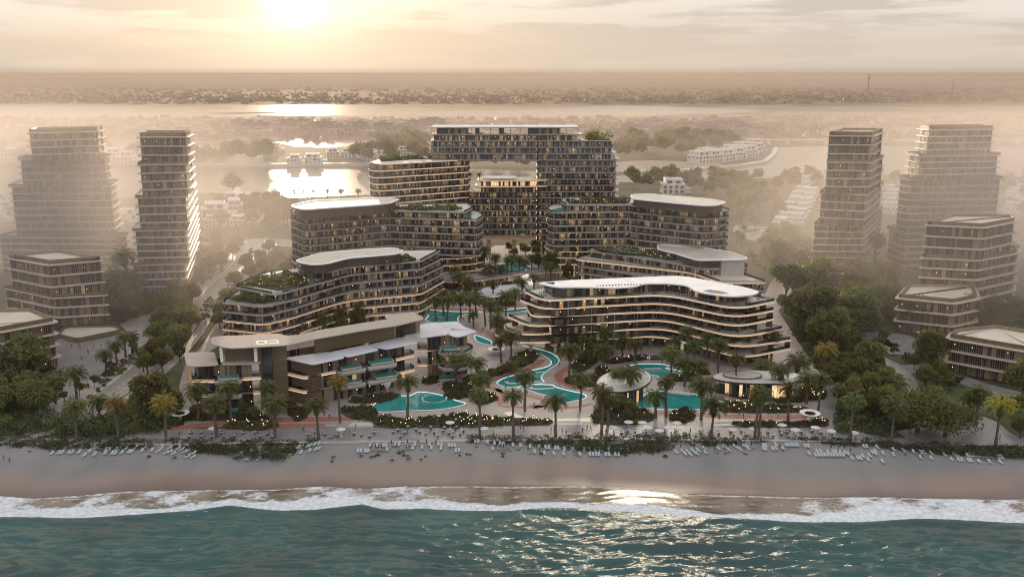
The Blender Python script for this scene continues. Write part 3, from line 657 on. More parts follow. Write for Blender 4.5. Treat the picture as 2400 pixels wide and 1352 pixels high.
# ------------------------------------------------------------------ buildings
def slab_part(mb, poly, z, th=.95, mat=0, top=1, lip=.55):
    """a storey slab with a rounded, undercut edge"""
    p = ccw(poly)
    mb.rings([at(inset(p, lip), z - th), at(inset(p, .06), z - th * .72), at(p, z - th * .45), at(inset(p, .05), z - th * .15), at(inset(p, .22), z)], mat, True, True, top)
def wall_part(mb, poly, z0, z1, storey, mat=0, cap=False):
    p = ccw(poly); n = len(p); s_ = 0
    for i in range(n):
        a, b = p[i], p[(i + 1) % n]; L = math.hypot(b[0] - a[0], b[1] - a[1])
        mb.face([(*a, z0), (*b, z0), (*b, z1), (*a, z1)], mat, [(s_, storey * 10), (s_ + L, storey * 10), (s_ + L, storey * 10 + min(z1 - z0, 9.5)), (s_, storey * 10 + min(z1 - z0, 9.5))]); s_ += L
    if cap: mb.face(at(p, z1), mat)
def strip_part(mb, poly, z0, z1, mat=0, th=.08):
    p = ccw(poly); q_ = inset(p, th); n = len(p)
    for i in range(n):
        j = (i + 1) % n
        mb.face([(*p[i], z0), (*p[j], z0), (*p[j], z1), (*p[i], z1)], mat); mb.face([(*q_[j], z0), (*q_[i], z0), (*q_[i], z1), (*q_[j], z1)], mat); mb.face([(*p[i], z1), (*p[j], z1), (*q_[j], z1), (*q_[i], z1)], mat)
def fins_part(mb, outer, inner_d, z0, z1, step, th=.25, mat=0):
    """party walls across the balconies"""
    p = ccw(outer); n = len(p); acc = step * .5
    for i in range(n):
        a, b = Vector(p[i]), Vector(p[(i + 1) % n]); L = (b - a).length
        if L < 1e-3: continue
        d = (b - a) / L; nn = Vector((-d.y, d.x))
        while acc < L:
            c = a + d * acc; e = c + nn * inner_d
            q0, q1, q2, q3 = c - d * th / 2 + nn * .5, c + d * th / 2 + nn * .5, e + d * th / 2, e - d * th / 2
            mb.rings([[(*x, z0) for x in (q0, q1, q2, q3)], [(*x, z1) for x in (q0, q1, q2, q3)]], mat); acc += step
        acc -= L
def edge_light(root, poly, z, th, sm):
    """the warm light strip set into the lower half of the lit storeys' edges"""
    if sm not in (M['lit_cream'], M['lit_peach'], M['hotel_slab']): return
    p = ccw(poly); mb = MB(); a, b = inset(p, -.012), inset(p, .035); n = len(p)
    for i in range(n):
        j = (i + 1) % n; mb.face([(*b[i], z - th * .68), (*b[j], z - th * .68), (*a[j], z - th * .50), (*a[i], z - th * .50)])
    mb.build('edge_light', M['edge_light'], root)
def block(root, levels, glass, wall_in=2.2, base=None, base_wall=None, slab=None, fins=0, finmat=None, rail=True, th=.95, topmat=None, wall_poly=None, cap_last=False):
    """levels: (polygon, z of the slab top, slab material) from the ground up. Walls rise from each slab to the next."""
    for i, (poly, z, sm) in enumerate(levels):
        mb = MB(); slab_part(mb, poly, z, th); mb.build('floor_slab', [sm, topmat or M['roof_beige']], root); edge_light(root, poly, z, th, sm)
        prev = levels[i - 1] if i else None
        z0 = prev[1] if prev else 0; wp = wall_poly[i] if wall_poly else None
        if wp is None: wp = inset(ccw(prev[0] if prev and abs(area(prev[0])) < abs(area(poly)) else poly), wall_in if prev or base is None else base)
        mb = MB(); wall_part(mb, wp, z0, z - th, i)
        if fins and prev: fins_part(mb, prev[0] if abs(area(prev[0])) < abs(area(poly)) else poly, wall_in, z0, z - th, fins, mat=1)
        mb.build('glass_wall', [base_wall if i == 0 and base_wall else glass, finmat or M['grey_slab']], root)
        if rail and prev:
            mb = MB(); strip_part(mb, inset(ccw(prev[0]), .35), z0, z0 + 1.1); mb.build('balustrade', M['balustrade'], root)
def flat_roof(root, poly, z, th, mat, rim=None, top=None, name='roof', rimw=.9):
    mb = MB(); p = ccw(poly)
    if rim is None: slab_part(mb, p, z, th, 0, 1); mb.build(name, [mat, top or mat], root); return
    mb.rings([at(inset(p, .5), z - th), at(inset(p, .05), z - th * .7), at(p, z - th * .3), at(inset(p, .2), z), at(inset(p, rimw), z + .02), at(inset(p, rimw + .1), z - .35)], 0, True, True, 1)
    mb.build(name, [rim, mat], root)
def leaf_quads(centers, size, r, up=.0, long=1.0):
    """a small random quad at every centre"""
    c = np.asarray(centers, dtype=np.float32); n = len(c)
    a = r.normal(size=(n, 3)); a[:, 2] += up; a /= np.linalg.norm(a, axis=1, keepdims=True)
    t = r.normal(size=(n, 3)); t -= a * (t * a).sum(1, keepdims=True); t /= np.linalg.norm(t, axis=1, keepdims=True); b = np.cross(a, t)
    s_ = (size * r.uniform(.6, 1.3, n))[:, None] if np.isscalar(size) else (size * r.uniform(.6, 1.3, n))[:, None]
    t = t * s_ * long; b = b * s_
    return np.stack([c - t - b * .3, c + t * .2 - b, c + t + b * .3, c - t * .2 + b], 1)
def clumps(pts, z, r, rad, hgt, n, size):
    """leafy domes at the points: rows of small leaves through each dome's outer half"""
    o = []
    for (x, y) in pts:
        rr = rad * r.uniform(.6, 1.35); hh = hgt * r.uniform(.55, 1.3); d = r.normal(size=(n, 3)); d /= np.linalg.norm(d, axis=1, keepdims=True); d[:, 2] = np.abs(d[:, 2])
        k_ = r.uniform(.55, 1.08, n)[:, None]; o.append(np.array([x, y, z]) + d * k_ * np.array([rr, rr, hh]))
    return leaf_quads(np.concatenate(o), size, r)

# ---- the beach hotel: white cranked roof over six terraces
def hotel():
    root = empty('beach_hotel', (70, 370, 0), 'six-storey beach hotel with cranked white roof and cream terraces above the pools', 'hotel'); root.location = (0, 0, 0)
    roof = PP([(1257, 662), (1330, 656), (1560, 646.5), (1590, 646), (1620, 649), (1753, 674), (1783, 683), (1765, 690), (1723, 694), (1690, 692), (1650, 686), (1628, 681), (1617, 673), (1605, 667), (1567, 663.5), (1510, 663.5), (1490, 671), (1440, 674), (1375, 672), (1313, 672.5), (1297, 671)], 27.6)
    back = [(P(1783, 683, 27.6)[0] - 2, P(1783, 683, 27.6)[1] + 10), (P(1600, 645, 27.6)[0], P(1600, 645, 27.6)[1] + 1), (P(1257, 662, 27.6)[0] + 3, P(1257, 662, 27.6)[1] + 8)]
    zs = [5.5 + 3.6 * i for i in range(6)]
    fr = [[(1155, 780), (1175, 792), (1225, 803), (1547, 785), (1740, 838), (1857, 815)],
          [(1180, 756), (1183, 772), (1227, 783), (1553, 767), (1732, 813.5), (1858, 795)],
          [(1188, 740), (1240, 763.5), (1553, 747), (1727, 790), (1838, 770)],
          [(1231, 717), (1246, 742), (1555, 728), (1725, 765), (1817, 746)],
          [(1217, 702), (1273, 723), (1557, 708), (1724, 743), (1818, 726)],
          [(1228, 682), (1273, 703.5), (1560, 689), (1726, 723.5), (1820, 705)]]
    lv = []
    for z, f in zip(zs, fr):
        w_ = PP(f, z); rad = [1.2, 6] + [9] * (len(f) - 4) + [9, 1.2] + [3, 3, 3]
        if len(f) == 6: rad = [3, 4, 6, 9, 9, 1.2, 3, 3, 3]
        lv.append((rnd(w_ + back, rad), z, M['hotel_slab'] if z > 20 else M['lit_cream']))
    core = rnd([P(1290, 703, zs[5]), P(1558, 683, zs[5]), P(1722, 714, zs[5]), P(1782, 702, zs[5])] + [(x, y - 2) for x, y in back], [5, 4, 5, 3, 2, 2, 2])
    lob = rnd([P(1380, 790, zs[0]), P(1547, 777, zs[0]), P(1735, 822, zs[0]), P(1815, 808, zs[0])] + [(x, y - 2) for x, y in back], 4)
    block(root, lv, M['f_hotel'], 3, base_wall=M['f_hotel'], fins=9, finmat=M['wood'], wall_poly=[lob] + [core] * 5, topmat=M['roof_beige'])
    top = rnd([P(1300, 700, zs[5]), P(1560, 681, zs[5]), P(1712, 709, zs[5]), P(1752, 703, zs[5])] + [(x, y - 3) for x, y in back], [5, 4, 5, 3, 2, 2, 2])
    mb = MB(); wall_part(mb, top, zs[5], 26.9, 7); mb.build('glass_wall', M['f_hotel'], root)
    mb = MB(); strip_part(mb, inset(ccw(lv[5][0]), .35), zs[5], zs[5] + 1.1); mb.build('balustrade', M['balustrade'], root)
    flat_roof(root, rnd(roof, 2.5, 4), 27.6, .8, M['roof_white'])
    # openings in the roof: long louvred slot and two dark skylights
    z = 27.63
    sk = MB(); sk.face(at(rnd(PP([(1647, 681), (1662, 678.5), (1690, 682), (1711, 688), (1690, 689), (1665, 686)], z), .8), z)); sk.build('skylight', M['dark_glass'], root); sk = MB(); sk.face(at(rnd(PP([(1277, 662.5), (1297, 661), (1301, 664), (1298, 666.5), (1285, 664.5)], z), .6), z)); sk.build('skylight', M['dark_glass'], root)
    lo = MB(); zb = 27.63
    for i in range(15):
        u = 1398 + i * 7.2; v0 = 669.5 - i * .26; h_ = 1.7 + 3.0 * math.sin(math.pi * (i + 2) / 18)
        lo.face([(*P(a, b, zb), zb) for a, b in ((u, v0 + h_ * .45), (u + 4.0, v0 + h_ * .45 - .2), (u + 3.4, v0 - h_ * .4), (u - .6, v0 - h_ * .4 + .2))])
    lo.build('roof_louvre', M['dark_glass'], root)
    # flared columns of the open lobby
    for u, v in ((1301, 831), (1245, 829), (1330, 822), (1280, 812)):
        x, y = P(u, v); mb = MB(); mb.tube([(x, y, 0), (x, y, 2.2), (x, y, 3.6), (x - .3, y, 4.6)], [.55, .6, .95, 2.2], 10); mb.build('column', M['lit_peach'], root, True)
    # white folded screens on some balconies, lit from inside
    for u, v, z in ((1355, 725, 16.3), (1429, 722, 16.3), (1504, 717, 16.3), (1479, 738, 12.7), (1529, 733, 12.7), (1403, 760, 9.1), (1453, 757, 9.1), (1428, 778, 5.5), (1500, 776, 5.5), (1625, 765, 9.1)):
        x, y = P(u, v, z + 1.3); mb = MB(); mb.box(x - .75, y - .5, z, x + .75, y + .3, z + 2.65); mb.build('balcony_screen', M['lit_screen'], root)
    # terrace furniture on the roof deck: dark dining sets
    ff = lv[5][0]
    return root, lv, zs
HOTEL = hotel()

# ---- apartment blocks with planted terraces (left and right of the court)
def garden(root, poly, z, seed, n=60, hgt=1.0, rad=1.4, mats=('bed_leaf',), name='roof_garden', lights=0):
    r = np.random.default_rng(seed); rr = random.Random(seed); pts = scatter(poly, n, rr)
    mb = MB(); p = ccw(poly); mb.rings([at(p, z), at(p, z + .45)], 0); mb.build('planter', M['soil'], root)
    Q = clumps(pts, z + .4, r, rad, hgt, 70, .30); npmesh(name, Q, 4, [M[m_] for m_ in mats], root, mi=r.integers(0, len(mats), len(Q)))
    if lights:
        mb = MB()
        for (x, y) in scatter(poly, lights, rr): mb.box(x - .1, y - .1, z + 1.0, x + .1, y + .1, z + 1.25)
        mb.build('garden_lights', M['lamp'], root)['kind'] = 'stuff'

def block_c():
    root = empty('apartment_block', (0, 0, 0), 'left apartment block with a white kidney-shaped penthouse roof and a bushy roof garden', 'apartment building')
    lv = []; back = [(-32, 452), (-75, 446), (-118, 408)]
    right_low = {3.7: (980, 716), 7.4: (990, 697), 11.1: (988, 681)}
    for i in range(7):
        z = 3.7 * (i + 1); dv = (18.5 - z) * 5.55
        f = [(520, 709 + dv * 1.0), (617, 719 + dv), (683, 704 + dv), (781, 673.5 + dv * .97), (821, 664 + dv * .96), (987, 648.5 + dv * .98)]
        if z > 25: f = [(694, 625), (700, 632), (764, 638.5), (823, 624.6), (987, 612)]
        elif z > 22: f = [(549, 673), (646, 691), (781, 655), (823, 643), (987, 631)]
        b = list(back)
        if z > 25: b = [(-34, 452), (-72, 448), (-96, 420)]
        elif z > 22: b = [(-33, 452), (-74, 447), (-112, 414)]
        rad = [1.2, 4] + [5] * (len(f) - 3) + [1.2 if z > 12 else 4] + [5, 5, 3]
        lv.append((rnd(PP(f, z) + b, rad), z, M['lit_peach'] if z < 12 else M['grey_slab']))
    block(root, lv, M['f_res'], 2.2, fins=8, finmat=M['grey_slab'], th=.9)
    roof = PP([(689.6, 609), (700, 614), (729, 619), (750, 618.5), (771, 616), (795, 609.5), (819, 603.5), (929, 594.5), (950, 587), (921, 579), (840, 584), (750, 591.5)], 30.6)
    wp = inset(ccw(roof), 2.2)
    mb = MB(); wall_part(mb, wp, 25.9, 29.8, 9); mb.build('penthouse_wall', M['dark_wood'], root)
    mb = MB(); strip_part(mb, inset(ccw(lv[6][0]), .35), 25.9, 27); mb.build('balustrade', M['balustrade'], root)
    x0 = PP([(812, 612), (858, 607), (858, 603), (815, 607)], 27.5); mb = MB(); p4 = [P(815, 621, 25.9), P(856, 617, 25.9)]
    a, b = Vector(p4[0]), Vector(p4[1]); d = (b - a).normalized(); nn = Vector((-d.y, d.x)); mb.rings([[(*v, 25.9) for v in (a, b, b + nn * 3, a + nn * 3)], [(*v, 29.7) for v in (a, b, b + nn * 3, a + nn * 3)]]); mb.build('stone_wall', M['stone_wall'], root)
    flat_roof(root, rnd(roof, 3, 4), 30.6, .8, M['roof_beige'], M['roof_white'])
    garden(root, PP([(562, 668), (600, 655), (660, 640), (690, 640), (715, 655), (725, 663), (690, 673), (652, 681), (600, 672)], 22.3), 22.3, 1, 70, 1.3, 2.0, ('bed_leaf', 'leaf', 'leaf_light'), lights=22)
    garden(root, PP([(870, 610), (930, 601), (960, 600), (975, 610), (930, 617), (875, 621)], 26), 26, 2, 30, .9, 1.3, ('bed_leaf',), lights=16)
    garden(root, PP([(528, 700), (560, 693), (640, 698), (650, 705), (620, 712), (570, 708)], 18.6), 18.6, 3, 55, 2.2, 1.7, ('bed_leaf', 'leaf'), 'hanging_garden')
    mb = MB(); mb.face(at(PP([(702, 655), (735, 654), (742, 659), (718, 661)], 22.4), 22.55)); mb.build('plunge_pool', M['pool'], root)
block_c()

def block_d():
    root = empty('apartment_block', (0, 0, 0), 'rear left apartment block with a sun-struck flat roof and rounded lower terraces', 'apartment building')
    lv = []
    for i in range(10):
        z = 5.25 + 3.75 * i
        dz = 39 - z
        base = [(676, 496), (712, 509), (910, 493.5), (930, 494.5), (1090, 498), (1108, 489)]
        L = PP(base, 39)
        if z < 38: R1, R2 = P(1120, 517, 35.25), P(1133, 508, 35.25)
        else: R1, R2 = L[4], L[5]
        if z < 13.5:
            R1, R2 = P(1100, 603, 12.75), P(1137, 596, 12.75)
        poly = L[:4] + [R1, R2] + [(R2[0] - 3, R2[1] + 20), (L[3][0] + 5, L[3][1] + 24), (L[2][0] - 10, L[2][1] + 26), (L[0][0] + 4, L[0][1] + 18)]
        lv.append((rnd(poly, [2, 5, 9, 9, 7 if z < 13.5 else 3, 5 if z < 13.5 else 1.5, 4, 4, 4, 4]), z, M['lit_peach'] if z < 13.5 else M['grey_slab']))
    block(root, lv, M['f_res'], 2.2, fins=8, finmat=M['grey_slab'], th=.9)
    roof = PP([(679, 480.5), (692, 487), (715, 490.5), (760, 487), (880, 479), (917.5, 474.5), (938.5, 465.5), (910, 462.5), (860, 463.5), (730, 469.5)], 44.6)
    mb = MB(); wall_part(mb, inset(ccw(roof), 2.2), 39, 43.8, 12); mb.build('penthouse_wall', M['dark_wood'], root)
    mb = MB(); strip_part(mb, inset(ccw(lv[9][0]), .35), 39, 40.1); mb.build('balustrade', M['balustrade'], root)
    flat_roof(root, rnd(roof, 3, 4), 44.6, .9, M['roof_beige'], M['roof_white'])
    garden(root, PP([(925, 490), (960, 485), (1060, 486), (1080, 491), (1060, 494.5), (960, 493)], 39), 39, 4, 60, 1.5, 1.7, ('bed_leaf', 'leaf'), lights=25)
    mb = MB(); mb.face(at(PP([(1085, 509), (1115, 505), (1125, 508), (1118, 514), (1090, 515)], 35.3), 35.32)); mb.build('plunge_pool', M['pool'], root)
block_d()

def block_f():
    root = empty('apartment_block', (0, 0, 0), 'rear right apartment block with a long white capsule roof and nine grey storeys', 'apartment building')
    lv = []
    for i in range(10):
        z = 7.5 + 3.65 * i
        F_ = PP([(1313, 474), (1325, 480), (1477, 480.5), (1490, 483), (1650, 497), (1713, 493)], 40.35)
        if z < 40: F_[0], F_[1] = P(1281, 492, 36.7), P(1293, 498.5, 36.7)
        if z < 15: F_[0], F_[1] = P(1274, 576, 14.8), P(1292, 588, 14.8)
        poly = F_ + [(F_[5][0] - 6, F_[5][1] + 20), (F_[3][0] + 6, F_[3][1] + 28), (F_[2][0], F_[2][1] + 26), (F_[0][0] + 3, F_[0][1] + 20)]
        lv.append((rnd(poly, [2 if z > 15 else 5, 4 if z > 15 else 8, 8, 8, 3, 1.5, 4, 4, 4, 4]), z, M['lit_peach'] if z < 15 else M['grey_slab']))
    block(root, lv, M['f_res'], 2.2, fins=8, finmat=M['grey_slab'], th=.9)
    roof = PP([(1475, 458), (1482, 465), (1560, 473), (1650, 481), (1680, 480.5), (1705, 473), (1667, 465.5), (1590, 458.5), (1517, 453), (1483, 454.5)], 45.2)
    mb = MB(); wall_part(mb, inset(ccw(roof), 2.2), 40.35, 44.4, 12); mb.build('penthouse_wall', M['dark_wood'], root)
    mb = MB(); strip_part(mb, inset(ccw(lv[9][0]), .35), 40.35, 41.45); mb.build('balustrade', M['balustrade'], root)
    flat_roof(root, rnd(roof, 3, 4), 45.2, .9, M['roof_beige'], M['roof_white'])
    garden(root, PP([(1328, 472), (1400, 468), (1470, 470), (1474, 477), (1400, 478), (1335, 478)], 40.4), 40.4, 5, 70, 1.8, 1.7, ('bed_leaf', 'leaf'), lights=40)
    mb = MB(); mb.face(at(PP([(1288, 492), (1310, 488), (1330, 489), (1335, 496), (1300, 497)], 36.8), 36.82)); mb.build('plunge_pool', M['pool'], root)
block_f()

def block_e():
    root = empty('apartment_block', (0, 0, 0), 'long low right apartment block with a hooked white penthouse roof and oval lawn terrace', 'apartment building')
    lv = []
    fr = {5.5: [(1348, 637), (1530, 668), (1617, 700), (1690, 725), (1800, 706)], 9.2: [(1347, 622), (1525, 648), (1613, 668), (1685, 690), (1797, 680)], 12.9: [(1345, 607), (1500, 625), (1617, 638), (1690, 662), (1800, 662)], 16.6: [(1373, 587), (1480, 601), (1600, 620), (1640, 630), (1757, 627)]}
    for z, f in fr.items():
        L = PP(f, z); b = [P(1743, 643, 12.9), (P(1755, 603, 21.4)[0], P(1755, 603, 21.4)[1] + 10), P(1550, 568, 21.4), (P(1400, 575, 16.6))]
        if z > 16: b = b[1:]
        lv.append((rnd(L + b, 3), z, M['lit_cream'] if 12 < z < 13 else M['grey_slab']))
    core = inset(ccw(lv[3][0]), 2.2); low = inset(ccw(lv[2][0]), 3)
    block(root, lv, M['f_res'], 2.2, fins=8, finmat=M['grey_slab'], th=.9, wall_poly=[low, low, low, core])
    roof = PP([(1540, 573), (1540, 583), (1583, 593), (1605, 600), (1633, 608.5), (1747, 607.5), (1755, 603), (1710, 588), (1650, 580), (1550, 572)], 21.4)
    wp = rnd(PP([(1598, 613), (1636, 624), (1742, 622), (1746, 616), (1700, 603), (1610, 597)], 17), 2)
    mb = MB(); wall_part(mb, wp, 16.6, 20.6, 6); mb.build('penthouse_wall', M['dark_wood'], root)
    mb = MB(); a, b = P(1690, 631, 16), P(1742, 629.5, 16); mb.box(a[0], a[1] - .3, 12.9, b[0], a[1] + 6, 20.5); mb.build('stone_wall', M['stone_wall'], root)
    for u, v in ((1547, 597), (1570, 602)):
        x, y = P(u, v, 17); mb = MB(); mb.tube([(x, y, 16.6), (x, y, 20.6)], .18, 6); mb.build('column', M['dark_metal'], root)
    mb = MB(); strip_part(mb, inset(ccw(lv[3][0]), .35), 16.6, 17.7); strip_part(mb, inset(ccw(lv[2][0]), .35), 12.9, 14.0); mb.build('balustrade', M['balustrade'], root)
    flat_roof(root, rnd(roof, 3, 4), 21.4, .9, M['roof_beige'], M['roof_white'])
    ov = rnd(PP([(1388, 586), (1400, 577), (1480, 575), (1540, 588), (1590, 603), (1585, 612), (1500, 600), (1430, 594)], 16.7), 6)
    garden(root, ov, 16.7, 6, 120, .9, 1.4, ('bed_leaf', 'leaf'), lights=90)
    mb = MB(); mb.face(at(rnd(PP([(1398, 583), (1420, 579), (1480, 580), (1530, 590), (1500, 596), (1430, 590)], 17.9), 5), 17.9)); mb.build('roof_lawn', M['lawn'], root)
block_e()

# ---- the portal tower behind
def portal():
    root = empty('portal_tower', (0, 0, 0), 'tall grey portal tower, two blocks joined by a bridge over an opening', 'tower block')
    Y0 = 576.0; D = 22; zs = [8.3 + 3.86 * i for i in range(17)]         # slab tops of the right-hand leg
    def stack(x0, x1, za, zb, mats=M['grey_slab'], y=Y0, extra=0, dep=D, rad=1.5, fins=8):
        lv = []
        for z in zs:
            if za - .1 <= z <= zb + .1:
                e = extra if z < 61 else 0
                lv.append((rnd([(x0, y), (x1 + e, y), (x1 + e, y + dep), (x0, y + dep)], rad), z, mats))
        if za < 9: block(root, lv, M['f_portal'], 1.8, fins=fins, finmat=M['grey_slab'], th=.7)
        else:
            p, z0, sm = lv[0]; mb = MB(); slab_part(mb, p, z0, .8); mb.build('floor_slab', [sm, M['roof_beige']], root); lv2 = lv
            for i in range(1, len(lv2)):
                p, z, sm = lv2[i]; zp = lv2[i - 1][1]
                mb = MB(); slab_part(mb, p, z, .7); mb.build('floor_slab', [sm, M['roof_beige']], root)
                mb = MB(); wall_part(mb, inset(ccw(lv2[i - 1][0]), 1.8), zp, z - .7, i + 30); fins_part(mb, lv2[i - 1][0], 1.8, zp, z - .7, fins, mat=1); mb.build('glass_wall', [M['f_portal'], M['grey_slab']], root)
                mb = MB(); strip_part(mb, inset(ccw(lv2[i - 1][0]), .3), zp, zp + 1.1); mb.build('balustrade', M['balustrade'], root)
        return lv
    stack(15.2, 61.6, 8, 70.5, extra=2.6)
    stack(-49.4, 15.14, 57, 74.5, rad=.1)
    # penthouse storey of the bridge with its thin white roof
    p = [(-49.4, Y0), (43.5, Y0), (43.5, Y0 + D), (-49.4, Y0 + D)]; mb = MB(); slab_part(mb, rnd(p, 1.5), 73.9, .8); mb.build('floor_slab', [M['grey_slab'], M['roof_beige']], root)
    mb = MB(); wall_part(mb, [(-47.6, Y0 + 1.8), (40, Y0 + 1.8), (40, Y0 + D - 2), (-47.6, Y0 + D - 2)], 70.06, 73.1, 60); mb.build('glass_wall', M['f_portal'], root)
    for x0, x1 in ((-46, -27), (-22.5, -20), (-8, -5), (9.5, 29.5)):
        mb = MB(); wall_part(mb, [(x0, Y0 + 4), (x1, Y0 + 4), (x1, Y0 + D - 4), (x0, Y0 + D - 4)], 73.9, 77.6, 61); mb.build('penthouse_wall', M['f_portal'], root)
    for x in (-24.5, -13, -1, 5, 33, 40):
        mb = MB(); mb.box(x - .25, Y0 + 2.5, 73.9, x + .25, Y0 + 3, 77.6); mb.build('column', M['stone_wall'], root)
    flat_roof(root, rnd([(-49.6, Y0 - .5), (40.5, Y0 - .5), (40.5, Y0 + D), (-49.6, Y0 + D)], 1.5), 78.4, .8, M['roof_grey'])
    # white balcony ends on the right gable
    for i, z in enumerate(zs[:16]):
        if z > 66: continue
        x = 61.6 + (2.6 if z < 61 else 0); mb = MB(); slab_part(mb, rnd([(x - 2, Y0 + 1), (x + 1.6, Y0 + 1), (x + 1.6, Y0 + 9), (x - 2, Y0 + 9)], 1.2), z + 1.0, 1.3); mb.build('balcony', [M['white'], M['roof_beige']], root)
    # left leg, slightly turned, with warm slab edges
    lv = []
    for i in range(13):
        z = 8.3 + 3.86 * (i + 1); L = [P(869, 379, 58.5), P(878, 383, 58.5), P(900, 384.5, 58.5), P(1097, 373.5, 58.5)]
        if i < 12: L[0], L[1] = P(862, 396, 54.6), P(874, 400.5, 54.6)
        poly = L + [(L[3][0] + 1, L[3][1] + 20), (L[0][0] + 4, L[0][1] + 24)]
        lv.append((rnd(poly, [3, 6, 7, 1, 2, 4]), z, M['lit_cream'] if i > 4 else M['grey_slab']))
    block(root, lv, M['f_portal'], 1.8, fins=8, finmat=M['grey_slab'], th=.8)
    garden(root, PP([(890, 373), (960, 369), (1060, 366), (1060, 370), (960, 374), (895, 379)], 58.6), 58.6, 7, 45, 1.6, 1.8, ('bed_leaf', 'leaf'))
    # link building between the legs, hung over an open court
    lk = stack(-26.4, 15.14, 11, 40, mats=M['grey_slab'], y=Y0 - 2, dep=18, rad=.1)
    for z, e in ((43.0, 1.5), (46.6, 3)):
        p = [(-24 + e, Y0 - 6), (-8, Y0 - 7.2), (8, Y0 - 5.6), (22, Y0 - 4), (22, Y0 + 14), (-24 + e, Y0 + 14)]; mb = MB(); slab_part(mb, rnd(p, 5), z, .8); mb.build('floor_slab', [M['lit_cream'], M['roof_beige']], root)
    for z0, z1, n_ in ((39.2, 42.2, 70), (43.0, 45.8, 71)):
        mb = MB(); wall_part(mb, [(-19, Y0 - 3), (14.8, Y0 - 3), (14.8, Y0 + 12), (-19, Y0 + 12)], z0, z1, n_); mb.build('glass_wall', M['f_lit'] if n_ == 71 else M['f_portal'], root)
    flat_roof(root, rnd([(-18, Y0 - 4), (-2, Y0 - 5.5), (4, Y0 - 2), (2, Y0 + 8), (-18, Y0 + 8)], 4), 48.0, .6, M['roof_white'], name='roof')
    for x in (-14.5, 1.4):
        mb = MB(); mb.box(x - 1.3, Y0 + 2, 0, x + 1.3, Y0 + 6, 11.5); mb.build('column', M['lit_peach'], root)
    mb = MB(); mb.box(-27, Y0 - 1.4, 9.3, 15, Y0 + 15, 11.4); mb.build('soffit_beam', M['lit_peach'], root)
    # rooftop planting on the stepped right shoulder
    garden(root, [(46, Y0 + 2), (60, Y0 + 2), (60, Y0 + 14), (46, Y0 + 14)], 70.0, 8, 26, 5.6, 3.2, ('palm_leaf', 'leaf'), 'roof_trees')
portal()

# ---- curved terrace deck joining the rear blocks
def deck():
    root = empty('terrace_deck', (0, 0, 0), 'curved raised terrace with a warm lit edge linking the two rear blocks', 'terrace')
    f = smooth_poly(PP([(976, 650), (1000, 656), (1040, 659.5), (1082, 660.5), (1123, 657), (1173, 650), (1223, 642), (1273, 639), (1318, 637.5)], 5), 4, False)
    bk = PP([(1318, 632), (1270, 632), (1225, 634), (1180, 641), (1140, 645), (1120, 640), (1040, 640), (976, 642)], 5)
    mb = MB(); slab_part(mb, ccw(f + bk), 5, .9, 0, 1, .3); mb.build('deck_slab', [M['lit_peach'], M['paving']], root)
    w_ = smooth_poly(PP([(985, 653), (1040, 655), (1082, 656), (1123, 653), (1160, 648)], 5), 4, False); mb = MB(); wall_part(mb, [(x, y + 4) for x, y in w_] + PP([(1160, 643), (1120, 643), (1040, 643), (985, 645)], 5), 0, 4.1, 3); mb.build('glass_wall', M['f_res'], root)
    for u, v in ((1160, 651), (1180, 648), (1212, 643), (1240, 640.5), (1262, 639)):
        x, y = P(u, v, 4.5); mb = MB(); mb.box(x - .5, y + 1.5, 0, x + .5, y + 2.5, 4.2); mb.build('column', M['lit_peach'], root)
    mb = MB(); strip_part(mb, inset(ccw(f + bk), .3), 5, 6); mb.build('balustrade', M['balustrade'], root)
deck()

# ---- finned office towers and blocks at the sides
def tiered(label, tiers, base_z=0, floor=3.8, cat='tower', name='office_tower', roofmat='roof_beige', par=2.0, seed=0):
    """tiers: (front-left, front-right, back-right photo points, z top, z bottom) from the top down"""
    root = empty(name, (0, 0, 0), label, cat); st = 0
    for t_i, (fl, fr, br, zt, zb) in enumerate(tiers):
        A, B, C = Vector(P(*fl, zt)), Vector(P(*fr, zt)), Vector(P(*br, zt)); Dd = A + (C - B); poly = rnd([A, B, C, Dd], 1.8)
        n = max(1, round((zt - zb) / floor)); fh = (zt - zb) / n
        for i in range(n):
            z = zb + fh * (i + 1); mb = MB(); slab_part(mb, poly, z, .62, 0, 0, .3); mb.build('floor_slab', M['tower_slab'], root)
            mb = MB(); wall_part(mb, inset(ccw(poly), 1.9), z - fh, z - .6, st); mb.build('finned_wall', M['f_side'], root); st += 1
        p = ccw(poly); q1 = inset(p, 1.8); q2 = inset(p, 3.0)
        if t_i == 0:
            mb = MB(); mb.rings([at(q1, zt), at(q1, zt + par), at(inset(p, 2.5), zt + par), at(q2, zt + par * .4)], 0, False, True, 1); mb.build('roof_parapet', [M['bronze'], M[roofmat]], root)
        else:
            mb = MB(); strip_part(mb, inset(p, .4), zt, zt + 1.2, 0, .15); mb.build('terrace_parapet', M['bronze'], root)
    return root
tiered('broad hazy office tower at far left, stepping out in tiers towards its base', [((60, 312), (236, 308), (247, 303), 79.5, 64.5), ((37, 373), (250, 370), (264, 364), 64.5, 49), ((16, 437), (262, 436), (281, 424), 49, 21), ((-12, 556), (270, 558), (306, 548), 21, 0)])
tiered('slim hazy office tower left of the street with a sunlit right flank', [((317, 321), (441, 321), (455, 314), 79.3, 66), ((319, 387), (443, 384), (457, 371), 66, 49.6), ((313, 463.5), (441, 461), (462, 429), 49.6, 32.7), ((307, 541), (441, 539), (466, 484), 32.7, 15.3), ((302, 622), (437, 618), (467, 551), 15.3, 0)])
